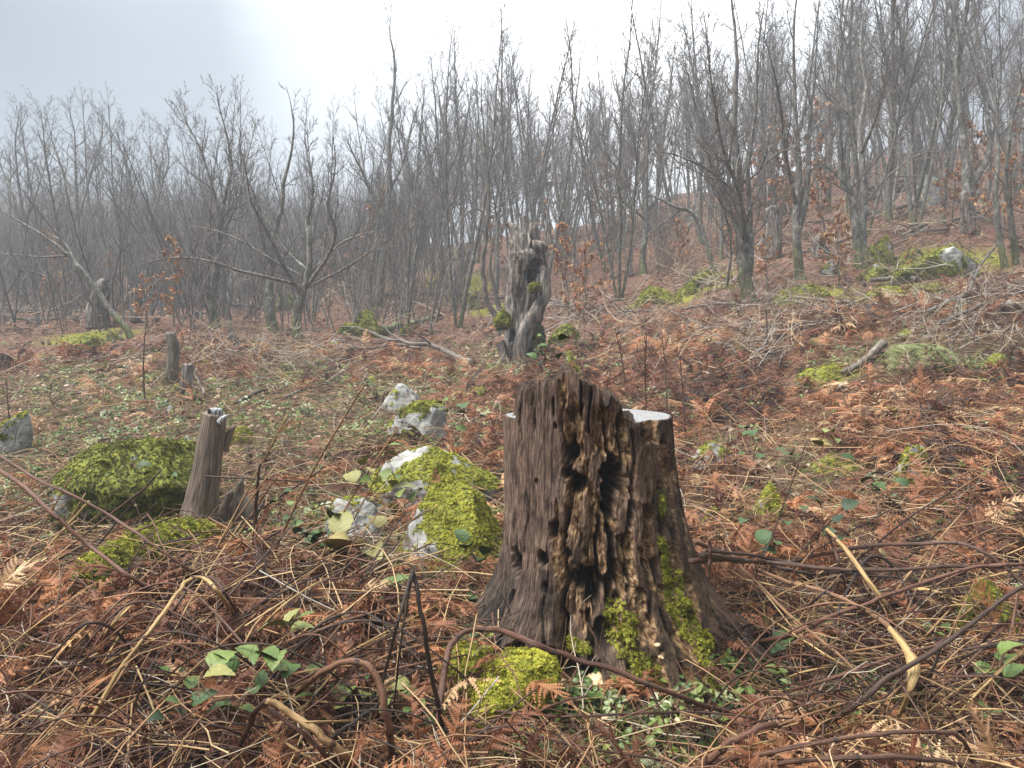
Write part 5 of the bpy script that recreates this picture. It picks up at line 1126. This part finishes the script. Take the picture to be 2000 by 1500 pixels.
# ------------------------------------------------------------------ foreground stalks
def spt(px, py, lift):
    g = gdepth(px, py); d = g * lift
    if 1010 < px < 1400 and py < 1400: d = min(d, 2.02)
    d = min(d, 3.0)
    return pdepth(px, py, d)
def stalk(pts, w, label, tint, lift=.86, ends=(1, 1), w1=None, group=None, joints=True, name='dead_stalk', sheath=None, lifts=None, label_ok=True):
    P = []
    for i, (px, py) in enumerate(pts):
        if lifts: l = lifts[i]
        else: l = lift
        if i == 0 and ends[0] == 1: l = .985
        if i == len(pts) - 1 and ends[1] == 1: l = .985
        P.append(spt(px, py, l))
    P = np.array(P); dist = float(np.mean(P[:, 1])); n = 7 * len(P); C = catmull(P, n); t = np.linspace(0, 1, n)
    w1 = (w1 or w * .75); kw = .84 if w < 12 else .70; w, w1 = w * kw, w1 * kw; r0, r1 = w * dist / F / 2, w1 * dist / F / 2; r = r0 + (r1 - r0) * t
    r = r * (1 + .12 * (fbm(t * 9 + w, t * 0 + len(label), 0, 2, 5) - .5) * 2)
    if sheath: r = r * (1 + sheath[2] * np.exp(-((t - sheath[0]) / sheath[1]) ** 2))
    if joints and n > 20: C[2:-2] += np.repeat(np.random.default_rng(int(w * 31) + len(label)).normal(0, r0 * .2, ((n - 4) // 3 + 1, 3)), 3, 0)[:n - 4]
    L0 = P[0].copy(); a = np.arange(9) * 2 * math.pi / 9
    ov = 1 + .16 * np.sin(a * 4)[None] * np.ones((n, 1)) + .1 * (fbm(np.cos(a)[None] * 2, np.sin(a)[None] * 2, t[:, None] * 20, 2, 6) - .5)
    b = Batch(); b.tube(C - L0, r, 9, tint, cap=True, ov=ov); o = b.build(name, STALK, label=label, category='stalk' if name != 'bramble_stem' else 'stem', group=group, loc=L0)
    if joints and w > 5:
        ln = np.concatenate([[0], np.cumsum(np.linalg.norm(np.diff(C, axis=0), axis=1))]); nj = int(ln[-1] / .26)
        for q in range(nj):
            s_ = (q + RU(.3, .7)) / max(nj, 1); i = min(n - 3, max(1, int(s_ * n))); bb = Batch(); c = C[i] - L0; d = norm(C[i+1] - C[i])
            bb.tube([c - d * r[i] * .9, c - d * r[i] * .35, c + d * r[i] * .35, c + d * r[i] * .9], np.array([.95, 1.10, 1.12, .95]) * r[i] * 1.02, 8, tint * .45); jo = bb.build('joint', STALK, o)
            if RR() < .45:
                e = side_dir(d, RU(.9, 1.5), RU(0, 6.28)); e[2] = -abs(e[2]) - .6; tw = shoot(tuple(c), tuple(norm(e)), RU(.05, .16), 5, .12, -.05); b2 = Batch(); b2.tube(tw, np.linspace(r[i] * .22, .0008, 6), 4, RU(.05, .5)); b2.build('side_twig', STALK, o)
    return o
stalk([(862, 1500), (858, 1400), (872, 1290), (900, 1238), (960, 1228), (1030, 1250), (1110, 1283), (1200, 1310), (1300, 1350), (1400, 1385), (1480, 1402)], 19, 'long brown stalk arching right across the foot of the big stump', .38, lifts=[.97, .9, .86, .84, .84, .86, .88, .88, .9, .93, .98], ends=(1, 1))
stalk([(878, 1520), (860, 1400), (845, 1330), (822, 1200), (806, 1112)], 15, 'thick black upright stalk left of the big stump', .06, lifts=[.98, .86, .78, .66, .58], ends=(1, 0), w1=10)
stalk([(806, 1114), (775, 1225), (755, 1300), (738, 1375)], 8, 'thin black stalk hanging left from the tip of the black upright one', .05, lifts=[.58, .68, .78, .9], ends=(0, 1), w1=5)
stalk([(806, 1120), (786, 1230), (775, 1330), (760, 1440)], 5, 'thinnest black stalk hanging straight down from the black tip', .05, lifts=[.585, .7, .8, .93], ends=(0, 1))
stalk([(590, 1500), (640, 1450), (690, 1410), (742, 1372)], 15, 'straight charcoal stalk slanting up at the bottom edge', .03, lifts=[.97, .9, .86, .84], ends=(1, 0), w1=8)
stalk([(440, 1510), (470, 1450), (498, 1395), (520, 1368)], 17, 'purple brown stalk rising to a sharp kink low in the left foreground', .33, lifts=[.98, .9, .84, .8], ends=(1, 0))
stalk([(520, 1368), (570, 1395), (630, 1440), (680, 1480), (710, 1520)], 19, 'split golden stalk falling right from the sharp kink', .82, lifts=[.8, .82, .85, .9, .97], ends=(0, 1), w1=24)
stalk([(525, 1385), (590, 1430), (640, 1480), (670, 1515)], 14, 'grey brown stalk doubled under the split golden one', .45, lifts=[.82, .85, .9, .97], ends=(0, 1))
stalk([(550, 1380), (600, 1335), (650, 1302), (700, 1292), (735, 1320), (752, 1390), (762, 1440), (765, 1510)], 15, 'folded broad stalk bent into a hoop left of the black upright stalk', .55, lifts=[.96, .86, .8, .77, .78, .82, .88, .97], ends=(1, 1), w1=22)
stalk([(115, 1510), (175, 1410), (240, 1300), (300, 1225), (345, 1160), (368, 1133), (398, 1130), (425, 1155), (468, 1215)], 10, 'long straw coloured stalk kinked at its top in the left foreground', .92, lifts=[.98, .9, .84, .8, .77, .75, .75, .78, .9], ends=(1, 1), w1=9)
stalk([(300, 1255), (340, 1190), (375, 1140), (410, 1128), (440, 1160), (470, 1205)], 8, 'dark brown stalk running beside the kinked straw coloured one', .25, lifts=[.95, .86, .8, .78, .8, .93])
stalk([(-20, 878), (60, 930), (130, 962), (210, 1005), (290, 1058), (370, 1112), (430, 1148)], 8, 'upper of two long diagonal stalks entering from the left edge', .42, lifts=[.52, .56, .6, .66, .72, .82, .95], ends=(0, 1), w1=6)
stalk([(-20, 905), (60, 962), (110, 1010), (180, 1070), (260, 1130), (330, 1178)], 11, 'lower and thicker of two long diagonal stalks from the left edge', .48, lifts=[.5, .56, .62, .7, .8, .95], ends=(0, 1), w1=8)
stalk([(1384, 1130), (1386, 1085), (1386, 1052)], 10, 'short upright brown stub right of the big stump', .3, lifts=[.98, .93, .9], ends=(1, 0))
stalk([(1386, 1052), (1408, 1050), (1445, 1105), (1480, 1140), (1530, 1190), (1590, 1240), (1650, 1290), (1720, 1370), (1752, 1405)], 8, 'tan stalk running down right from the short upright stub', .66, lifts=[.9, .88, .86, .85, .84, .84, .86, .92, .98], ends=(0, 1))
stalk([(1358, 1058), (1430, 1088), (1520, 1130), (1600, 1152), (1680, 1185), (1740, 1228), (1768, 1260), (1780, 1300), (1772, 1350), (1752, 1395)], 12, 'stalk ending in a swollen split straw sheath in the right foreground', .62, lifts=[.95, .88, .85, .83, .82, .81, .82, .84, .88, .94], ends=(1, 1), w1=15, sheath=(.82, .10, .5))
stalk([(1738, 1228), (1770, 1268), (1784, 1305), (1776, 1350), (1756, 1398)], 17, 'swollen straw coloured split sheath hanging over the lower right tangle', .96, lifts=[.79, .79, .80, .83, .90], ends=(0, 0), w1=9, sheath=(.5, .22, 1.5), joints=False, name='split_sheath')
stalk([(1350, 1096), (1480, 1096), (1600, 1110), (1720, 1113), (1850, 1108), (1975, 1107)], 11, 'level brown stalk, the lowest of the horizontal bundle on the right', .3, lifts=[.97, .85, .82, .8, .8, .82], ends=(1, 0))
stalk([(1370, 1085), (1480, 1098), (1560, 1118), (1620, 1120)], 14, 'thick dark stalk behind the start of the right bundle', .18, lifts=[.97, .88, .86, .9])
stalk([(1380, 1075), (1500, 1090), (1640, 1118), (1760, 1130), (1830, 1145)], 7, 'thin dark stalk dipping under the right bundle', .15, lifts=[.97, .86, .84, .86, .95])
stalk([(1530, 1100), (1660, 1072), (1780, 1062), (1870, 1061), (1925, 1082), (1975, 1118), (2020, 1160)], 12, 'brown stalk humped over the top of the right bundle', .33, lifts=[.95, .85, .82, .8, .8, .82, .85], ends=(1, 0))
stalk([(1470, 1255), (1540, 1240), (1620, 1205), (1720, 1168), (1800, 1140), (1890, 1112), (1960, 1104), (2020, 1098)], 13, 'reddish stalk climbing right through the bundle', .5, lifts=[.97, .86, .82, .8, .78, .77, .77, .78], ends=(1, 0))
stalk([(1590, 1425), (1660, 1385), (1740, 1322), (1835, 1265), (1920, 1200), (1990, 1150), (2030, 1128)], 15, 'thick dark stalk rising to the right edge', .22, lifts=[.97, .86, .8, .76, .74, .73, .72], ends=(1, 0))
stalk([(1500, 1360), (1590, 1335), (1700, 1300), (1770, 1275), (1842, 1258)], 8, 'thin stalk joining the thick dark one from the left', .45, lifts=[.97, .86, .82, .79, .76], ends=(1, 0))
stalk([(1838, 1262), (1820, 1310), (1790, 1360), (1760, 1400)], 7, 'black side shoot dropping from the thick dark stalk', .06, lifts=[.77, .82, .9, .98], ends=(0, 1))
stalk([(1350, 1512), (1400, 1472), (1460, 1432), (1510, 1416), (1556, 1418)], 21, 'fat red brown stalk at the bottom right of the big stump', .46, lifts=[.95, .88, .84, .85, .96], ends=(0, 1), w1=15)
stalk([(1350, 1500), (1480, 1474), (1600, 1450), (1700, 1434), (1800, 1430), (1862, 1432), (1890, 1462), (1905, 1510)], 15, 'upper of the two long curved stalks along the lower right edge', .38, lifts=[.96, .86, .82, .8, .8, .82, .88, .97])
stalk([(1400, 1516), (1560, 1486), (1680, 1480), (1780, 1480), (1860, 1490), (1930, 1515)], 16, 'lowest of the long curved stalks along the lower right edge', .32, lifts=[.96, .86, .82, .82, .86, .96])
stalk([(1614, 1034), (1650, 1070), (1700, 1140), (1745, 1205), (1782, 1250)], 11, 'golden flat stalk slanting down from a high tip on the right', .92, lifts=[.74, .76, .8, .88, .97], ends=(0, 1), w1=7)
stalk([(1614, 1036), (1628, 1070), (1642, 1112), (1660, 1180)], 6, 'brown leg propping the golden flat stalk', .35, lifts=[.74, .78, .83, .97], ends=(0, 1))
stalk([(1715, 1140), (1790, 1150), (1850, 1165), (1960, 1230)], 12, 'pale straw stalk lying under the climbing reddish one', .97, lifts=[.97, .88, .88, .96])
stalk([(1700, 1305), (1800, 1315), (1920, 1320), (2010, 1325)], 7, 'orange straw laid level in the lower right', .85, lifts=[.95, .93, .93, .93], ends=(1, 0))
stalk([(1800, 1345), (1900, 1338), (2010, 1330)], 6, 'second orange straw just under the level one', .8, lifts=[.96, .94, .93], ends=(1, 0))
stalk([(1990, 1150), (1975, 1230), (1940, 1330), (1890, 1432)], 7, 'thin grey twig hanging down the right edge', .55, lifts=[.74, .8, .88, .97], ends=(0, 1))
stalk([(860, 1384), (1000, 1392), (1100, 1400), (1200, 1396), (1330, 1390), (1470, 1402), (1560, 1425)], 7, 'long level stalk low in front of the big stump', .3, lifts=[.96, .9, .89, .89, .9, .93, .97])
stalk([(930, 1396), (1010, 1425), (1120, 1455), (1250, 1478), (1400, 1502)], 7, 'thin stalk sloping down right below the level one', .35, lifts=[.96, .9, .9, .92, .96])
stalk([(878, 1475), (960, 1430), (1040, 1395), (1100, 1370), (1150, 1358)], 8, 'smooth brown twig rising right in front of the yellow moss', .4, lifts=[.95, .86, .85, .88, .96])
stalk([(1260, 1320), (1290, 1390), (1325, 1510)], 6, 'thin tan stalk dropping through the lower middle', .7, lifts=[.88, .9, .97], ends=(0, 1))
stalk([(930, 1420), (1030, 1470), (1140, 1500)], 6, 'dark stick in the bottom middle', .1, lifts=[.96, .93, .96])
stalk([(470, 1310), (560, 1260), (680, 1210), (800, 1180), (930, 1165)], 6, 'slim tan stalk crossing the left foreground towards the stump', .6, lifts=[.96, .86, .83, .82, .95])
stalk([(560, 1345), (700, 1320), (850, 1290), (960, 1270)], 6, 'green brown stem crossing behind the black upright stalk', .55, lifts=[.95, .86, .85, .9])
stalk([(590, 940), (500, 935), (400, 930)], 4, 'thin straight twig behind the small leaning stump', .2, lifts=[.93, .9, .95])
stalk([(498, 1040), (500, 980), (507, 905)], 9, 'sharp dark reddish stick standing right of the leaning stump', .2, lifts=[.985, .95, .92], ends=(1, 0), w1=6)
stalk([(610, 1500), (606, 1450), (605, 1410)], 10, 'short dark red stub in the lower left foreground', .3, lifts=[.98, .93, .9], ends=(1, 0)) if False else None
stalk([(275, 1510), (277, 1455), (279, 1412)], 12, 'short rust brown stub standing in the lower left', .4, lifts=[.98, .93, .9], ends=(1, 0))
stalk([(40, 1160), (130, 1100), (260, 1040), (350, 1005)], 6, 'grey twig passing in front of the large moss boulder', .4, lifts=[.95, .85, .85, .95])
stalk([(160, 1140), (230, 1090), (330, 1060), (390, 1045)], 8, 'wet grey stick on the mossy root', .15, lifts=[.96, .93, .93, .96])
G_ = 'thin dead stems of the foreground tangle'
FL = [(60, 1450, 'the small white corner stone'), (180, 1230, 'the mossy root'), (330, 1240, 'the kinked straw stalk'), (90, 1100, 'the left edge stone'), (500, 1400, 'the sharply kinked stalk'), (430, 1290, 'the big pale olive leaf'), (700, 1330, 'the hooped stalk'), (810, 1180, 'the black stalk tip'), (620, 1130, 'the fresh green bramble'),
      (230, 1450, 'the rust brown stub'), (640, 1470, 'the split golden stalk'), (860, 1420, 'the foot of the black stalk'), (1400, 1150, 'the short upright stub'), (1480, 1270, 'the blue green leaf pair'), (1650, 1090, 'the golden flat stalk'), (1770, 1300, 'the swollen sheath'), (1500, 1440, 'the fat red brown stalk'),
      (1800, 1460, 'the long lower right stalks'), (1950, 1280, 'the right edge mossy rock'), (1880, 1110, 'the humped bundle stalk'), (1650, 1220, 'the climbing reddish stalk'), (1980, 1420, 'the lower right corner'), (1900, 950, 'the overhung rock'), (520, 1000, 'the leaning stump'), (900, 1000, 'the mossy outcrop')]
def fland(px, py): return min(FL, key=lambda q: math.hypot(q[0] - px, q[1] - py))[2]
LBL = ['thin straw coloured stem in the tangle of the left foreground', 'thin dark stem in the tangle of the left foreground', 'thin straw coloured stem in the tangle of the right foreground', 'thin dark stem in the tangle of the right foreground']
for q in range(290):
    left = q % 2 == 0
    px, py = (RU(-50, 850), RU(1120, 1480)) if left else (RU(1330, 2020), RU(1080, 1500))
    ang_ = (RU(.4, 1.1) if RR() < .7 else RU(-.6, .4)) if left else R_.gauss(.1, .45); L_ = RU(130, 430)
    ti = RU(.65, 1) if RR() < .55 else RU(.05, .4); dx, dy = L_ * math.cos(ang_), -L_ * math.sin(ang_); bend = RU(-30, 30)
    pts = [(px, py), (px + dx * .5 + bend * .5, py + dy * .5 - abs(bend) * .7), (px + dx, py + dy)]
    if any(950 < a_ < 1420 and b_ < 1390 for a_, b_ in catmull(pts, 12)): continue
    stalk(pts, RU(2.5, 6), (('short' if L_ < 190 else 'long') + ' thin straw coloured stem ' if ti > .5 else ('short' if L_ < 190 else 'long') + ' thin dark stem ') + ('rising right ' if ang_ > .3 else 'falling right ' if ang_ < -.15 else 'lying level ') + 'beside ' + fland(px + dx * .5, py + dy * .5), ti, lifts=[.97, RU(.82, .9), .95], group=G_, joints=False)

for q in range(46):
    left = q % 5 < 2; px, py = (RU(-20, 820), RU(1330, 1500)) if left else (RU(1200, 1950), RU(1300, 1500)); dx = RU(200, 520) * (1 if RR() < .65 else -1); up_h = RU(60, 230)
    pts = [(px, py), (px + dx * .25, py - up_h * .8), (px + dx * .55, py - up_h), (px + dx * .85, py - up_h * .5), (px + dx, py - RU(-30, 30))]
    pts[-1] = (pts[-1][0], min(1495, pts[-1][1]))
    if any(960 < a_ < 1420 and b_ < 1330 for a_, b_ in catmull(pts, 12)): continue
    stalk(pts, RU(3.5, 7.5), ('rust' if q % 3 else 'dark') + ' thin arching cane ' + ('bowed high ' if up_h > 145 else 'bowed low ') + ('to the right' if dx > 0 else 'to the left') + ' beside ' + fland(px + dx * .5, py - up_h), RU(.3, .6) if q % 3 else RU(.05, .22), lifts=[.98, .86, .80, .86, .97], group='arching canes of the near tangle', joints=True)

# ------------------------------------------------------------------ single bracken fronds near the camera
singles = []
for k in range(8):
    b = Batch(); frond(b, 1200 + k, .35 + .08 * k, 17, curl=RU(.3, 1.3), wide=.36); singles.append(b.build('bracken_frond', BRACKEN_ONE, smooth_=False))
fu = set()
for q in range(110):
    r_ = RR()
    if r_ < .55: px, py = RU(-20, 900), RU(1130, 1490)
    elif r_ < .8: px, py = RU(1400, 2000), RU(980, 1250)
    else: px, py = RU(440, 980), RU(900, 1230)
    p = at(px, py); k = q % 8; o = singles[k] if k not in fu else singles[k].copy()
    if k in fu: COL.objects.link(o)
    fu.add(k); o.location = p + [0, 0, RU(.03, .10)]; s = RU(.18, .34) * (1 if p[1] < 3 else 1.3); o.scale = (s,) * 3; o.rotation_euler = (RU(-.5, .4), RU(-.7, .7), RU(0, 6.28) if r_ > .55 else R_.gauss(2.3, .8))
    tag(o, ['dark rust', 'rust brown', 'orange brown', 'bright rust', 'tan', 'straw tan', 'pale tan', 'bleached tan'][k] + ' dead bracken frond, ' + ('flat' if abs(o.rotation_euler.x) < .2 else 'tip raised' if o.rotation_euler.x > 0 else 'tip drooping') + ', beside ' + fland(px, py), 'fern frond', 'dead bracken fronds near the camera')
# green fern
p = at(1778, 728); fern = empty('green_fern', p, 'clump of drooping green fern below the right bracken mound', 'fern')
FG = leafmat('fern_green', [(0, (0.06, 0.08, 0.02)), (.5, (.17, .19, .06)), (1, (.34, .35, .15))], False)
for k in range(11):
    b = Batch(); frond(b, 1500 + k, .3 + .04 * k, 16, curl=.4, wide=.22); o = b.build('frond', FG, fern, smooth_=False); s = RU(.30, .44); o.scale = (s,) * 3; o.location = (RU(-.16, .16), 0, .26); o.rotation_euler = (RU(-.9, -.2), 0, math.pi + R_.gauss(0, .8))

# ------------------------------------------------------------------ brambles with leaves
LV = []
for k in range(5):
    V, Q = oval(9, RU(.34, .42), RU(.08, .25), RU(.05, .25), .07); b = Batch(); b.mesh(V, Q); o = b.build('leaf', LEAFSURF); unlinked(o); LV.append(o)
def bramble(px, py, n_, size, hue, label, spread=60, lift=.9, up=.7):
    g = at(px, py + spread * .5); c = spt(px, py, min(.965, lift + .02)); root = empty('bramble', g, label, 'bramble plant'); g = np.array(g)
    m_ = c + (g - c) * .3; b = Batch(); C = catmull([g - g, (g * .4 + c * .6) - g + [.02, 0, .02], c - g], 14); b.tube(C, np.linspace(.0028, .0014, 14), 5, .45); b.build('stem', STALK, root)
    s = c[1] / F
    for q in range(n_):
        tgt = c - g + np.array([R_.gauss(0, spread * .5) * s, R_.gauss(0, spread * .35) * s, R_.gauss(0, spread * .42) * s]); bb = Batch(); st_ = C[R_.randint(5, 13)]
        bb.tube(catmull([st_, (st_ + tgt) / 2 + [0, 0, .012], tgt], 8), .0011, 4, .5); bb.build('leaf_stalk', STALK, root)
        o = LV[q % 5].copy(); COL.objects.link(o); o.parent = root; o.location = tgt; z_ = size * s * RU(.75, 1.15); o.scale = (z_,) * 3
        o.rotation_euler = (RU(.1, 1.2) * up, RU(-.5, .5), RU(0, 6.28)); h = min(1, max(0, hue * .92 + R_.gauss(0, .1))); o.color = (1, 1, 1, h)
B_ = bramble
B_(615, 1065, 16, 42, .30, 'fresh green bramble spray in front of the plain grey boulder', 75, .93); B_(700, 1060, 7, 62, .80, 'withered tan bramble with large crumpled leaves beside the fresh green spray', 80, .82)
B_(770, 960, 6, 40, .55, 'grey green leaf cluster against the flat topped mossy boulder', 50); B_(730, 925, 6, 40, .6, 'dull leaf cluster above the plain grey boulder', 50, .94)
B_(405, 1305, 2, 72, .66, 'single large pale olive leaf low in the left foreground', 18, .74); B_(520, 1290, 9, 55, .45, 'mixed green bramble in the middle of the left foreground', 90, .8); B_(585, 1235, 4, 55, .72, 'bronze tinged leaves above the mixed green bramble', 60, .8)
B_(350, 1385, 4, 52, .22, 'dusky blue green leaf pair in the lower left', 45, .84); B_(480, 1370, 5, 46, .4, 'green leaves just left of the sharply kinked stalk', 50, .85); B_(630, 1375, 4, 50, .6, 'yellowing leaves inside the hoop of the folded stalk', 50, .88)
B_(800, 1400, 6, 38, .42, 'small fresh leaves right of the hooped stalk', 50, .9); B_(790, 1360, 4, 42, .5, 'olive leaves beside the black upright stalk', 40, .88); B_(940, 1095, 5, 46, .3, 'green and grey leaves touching the left side of the big stump', 35, .93)
B_(920, 1175, 2, 40, .2, 'single blue grey leaf left of the stump roots', 16, .93); B_(760, 1150, 3, 42, .5, 'yellow green leaf behind the black stalk tip', 30, .86); B_(690, 1340, 5, 44, .4, 'leaves under the hooped stalk', 60, .9)
B_(1500, 1255, 4, 55, .18, 'blue green ribbed leaf pair right of the big stump', 30, .93); B_(1540, 1270, 3, 46, .28, 'dark green leaves beside the blue green pair', 35, .92); B_(1512, 1072, 3, 44, .42, 'bright light green leaf group in the right clearing', 22, .93); B_(1462, 1015, 1, 34, .35, 'single upright green leaf left of the bright mossy rock', 5, .93)
B_(1945, 1335, 6, 50, .5, 'bramble with bronze edged green leaves at the lower right edge', 60, .86); B_(1800, 1250, 4, 36, .4, 'small green leaves under the climbing reddish stalk', 50, .93); B_(1600, 1020, 7, 36, .2, 'pale grey green leaf litter cluster right of the bright mossy rock', 70, .95)
B_(1700, 935, 7, 34, .25, 'dark shiny leaf group left of the overhung rock', 60, .95); B_(1600, 865, 5, 34, .62, 'yellow green leaves in the middle right clearing', 45, .94); B_(1750, 1480, 5, 32, .4, 'tiny fresh leaves at the bottom right edge', 60, .95); B_(1580, 1430, 4, 30, .4, 'fresh green sprout behind the fat red brown stalk', 40, .95)
B_(1470, 860, 7, 30, .28, 'grey green bramble behind the rounded brown grey rock', 60, .95); B_(1060, 690, 8, 26, .3, 'round leaved sprig at the foot of the hollow snag', 34, .97); B_(900, 800, 5, 30, .3, 'low green bramble between white rock and big stump', 60, .96); B_(340, 1330, 3, 40, .35, 'low green leaves beneath the kinked straw stalk', 50, .88)
B_(100, 1085, 4, 36, .35, 'small light green leaves at the left edge near the moss boulder', 40, .93); B_(205, 1100, 4, 36, .45, 'yellowish leaves between moss boulder and mossy root', 40, .93); B_(250, 905, 4, 28, .3, 'leaves perched on the crest of the large moss boulder', 40, .95); B_(540, 985, 6, 32, .45, 'yellow green leaves right of the leaning stump', 60, .95)

# ------------------------------------------------------------------ pale bracket fungi at the stump foot
m = M('fungus', .6, .3); m.col(m.ramp(m.noise(60, None, 4), [(.3, (.36, .24, .12)), (.7, (.68, .52, .32))])); FUN = m.m
for q, (px, py, w_) in enumerate(((1170, 1355, 40), (1157, 1348, 22), (1200, 1372, 28), (1145, 1435, 18), (1127, 1428, 22), (1053, 1466, 24), (1097, 1467, 26), (1180, 1425, 16), (1322, 1432, 14), (1353, 1430, 16), (1073, 1424, 14), (1230, 1385, 16), (1284, 1262, 14), (1290, 1285, 12), (1440, 1425, 20), (1085, 1362, 14), (1120, 1470, 18), (1250, 1420, 14), (1215, 1500, 22), (1390, 1460, 14))):
    p = at(px, py) + [0, 0, .035]
    if py < 1300: p = pdepth(px, py, 2.28)
    V, Q = CS[14]; s = w_ * p[1] / F / 2; v = V * [s, s * .8, s * .32] * (1 + .9 * (fbm(V[:, 0] * 2.2 + q, V[:, 1] * 2.2, 0, 3, 5) - .5)[:, None]); v[:, 2] += .4 * s * fbm(V[:, 0] * 1.5 + q, V[:, 1] * 1.5, 0, 2, 7); v = rotx(v, .35)
    build('bracket_fungus', v, Q, None, FUN, label='small cream bracket fungus at the rotten foot of the big stump', category='fungus', group='cream fungi around the big stump', loc=p + [0, 0, s * .2])
# thin upright weeds in the clearing
for q, (px, py, h_, lb) in enumerate(((1262, 800, 150, 'tall thin dark weed stem just right of the stump top'), (1300, 830, 190, 'thin forked weed stem behind the saw cut'), (1340, 870, 170, 'reddish weed stem rising right of the saw cut'), (1225, 770, 130, 'leaning weed stem behind the stump top'), (285, 790, 170, 'single upright weed stem near the small cut stumps'), (1130, 625, 110, 'thin sapling stem right of the snag'), (20, 850, 110, 'thin leaning weed stem at the left edge'), (1500, 700, 90, 'upright weed in the dark bracken hollow'))):
    p = at(px, py); s = p[1] / F; b = Batch(); f = shoot((0, 0, 0), (RU(-.25, .25), RU(-.2, .2), 1), h_ * s, 9, .05, .02); b.tube(f, np.linspace(3, 1.2, 10) * s * .7, 5, .3)
    root = b.build('weed_stem', STALK, label=lb, category='weed', loc=p)
    for i in range(3, 9):
        if RR() < .8: d = side_dir(np.subtract(f[i], f[i-1]), .5, RU(0, 6.28)); tw = shoot(f[i], tuple(d), h_ * s * .22, 5, .1, .03); bb = Batch(); bb.tube(tw, np.linspace(1.4, .7, 6) * s * .6, 4, .3); bb.build('side_shoot', STALK, root)
# rotten wood crumbs heaped round the stump
x, y = field(9000, 1.9, 3.2, .55); d = np.hypot(x - CX, (y - CY) * 1.0); k = rng.random(len(x)) < np.exp(-((d - .45) / .28) ** 2); x, y = x[k], y[k]
scatter('wood_debris_litter', LITP, np.stack([x, y, ground(x, y) + rng.uniform(0, .03, len(x))], 1), gnormal(x, y), rng.uniform(.010, .03, len(x)), rng.beta(1.2, 2, len(x)) * .8, .8)
# ------------------------------------------------------------------ haze: a closed box of air
allz = gV[:, 2]
x0, x1, y0, y1, z0, z1 = -152, 152, -46, 176, float(allz.min()) - 1, 34.0
V = [(x, y, z) for z in (z0, z1) for y in (y0, y1) for x in (x0, x1)]
hz = build('haze', V, [(0, 2, 3, 1), (4, 5, 7, 6), (0, 1, 5, 4), (2, 6, 7, 3), (0, 4, 6, 2), (1, 3, 7, 5)], smooth_=False, kind='stuff')
mh = bpy.data.materials.new('haze'); mh.use_nodes = True; t = mh.node_tree; t.nodes.clear()
o_ = t.nodes.new('ShaderNodeOutputMaterial'); v_ = t.nodes.new('ShaderNodeVolumePrincipled')
v_.inputs['Color'].default_value = (0.82, 0.90, 0.98, 1); v_.inputs['Density'].default_value = 0.0042
v_.inputs['Anisotropy'].default_value = 0.0
t.links.new(v_.outputs[0], o_.inputs['Volume']); hz.data.materials.append(mh)
_seen = {}; _tot = 0
for o in sc.objects:
    if o.type == 'MESH':
        if o.data.name not in _seen: _seen[o.data.name] = len(o.data.loops) - 2 * len(o.data.polygons); 
print('TRIS', sum(_seen.values()))
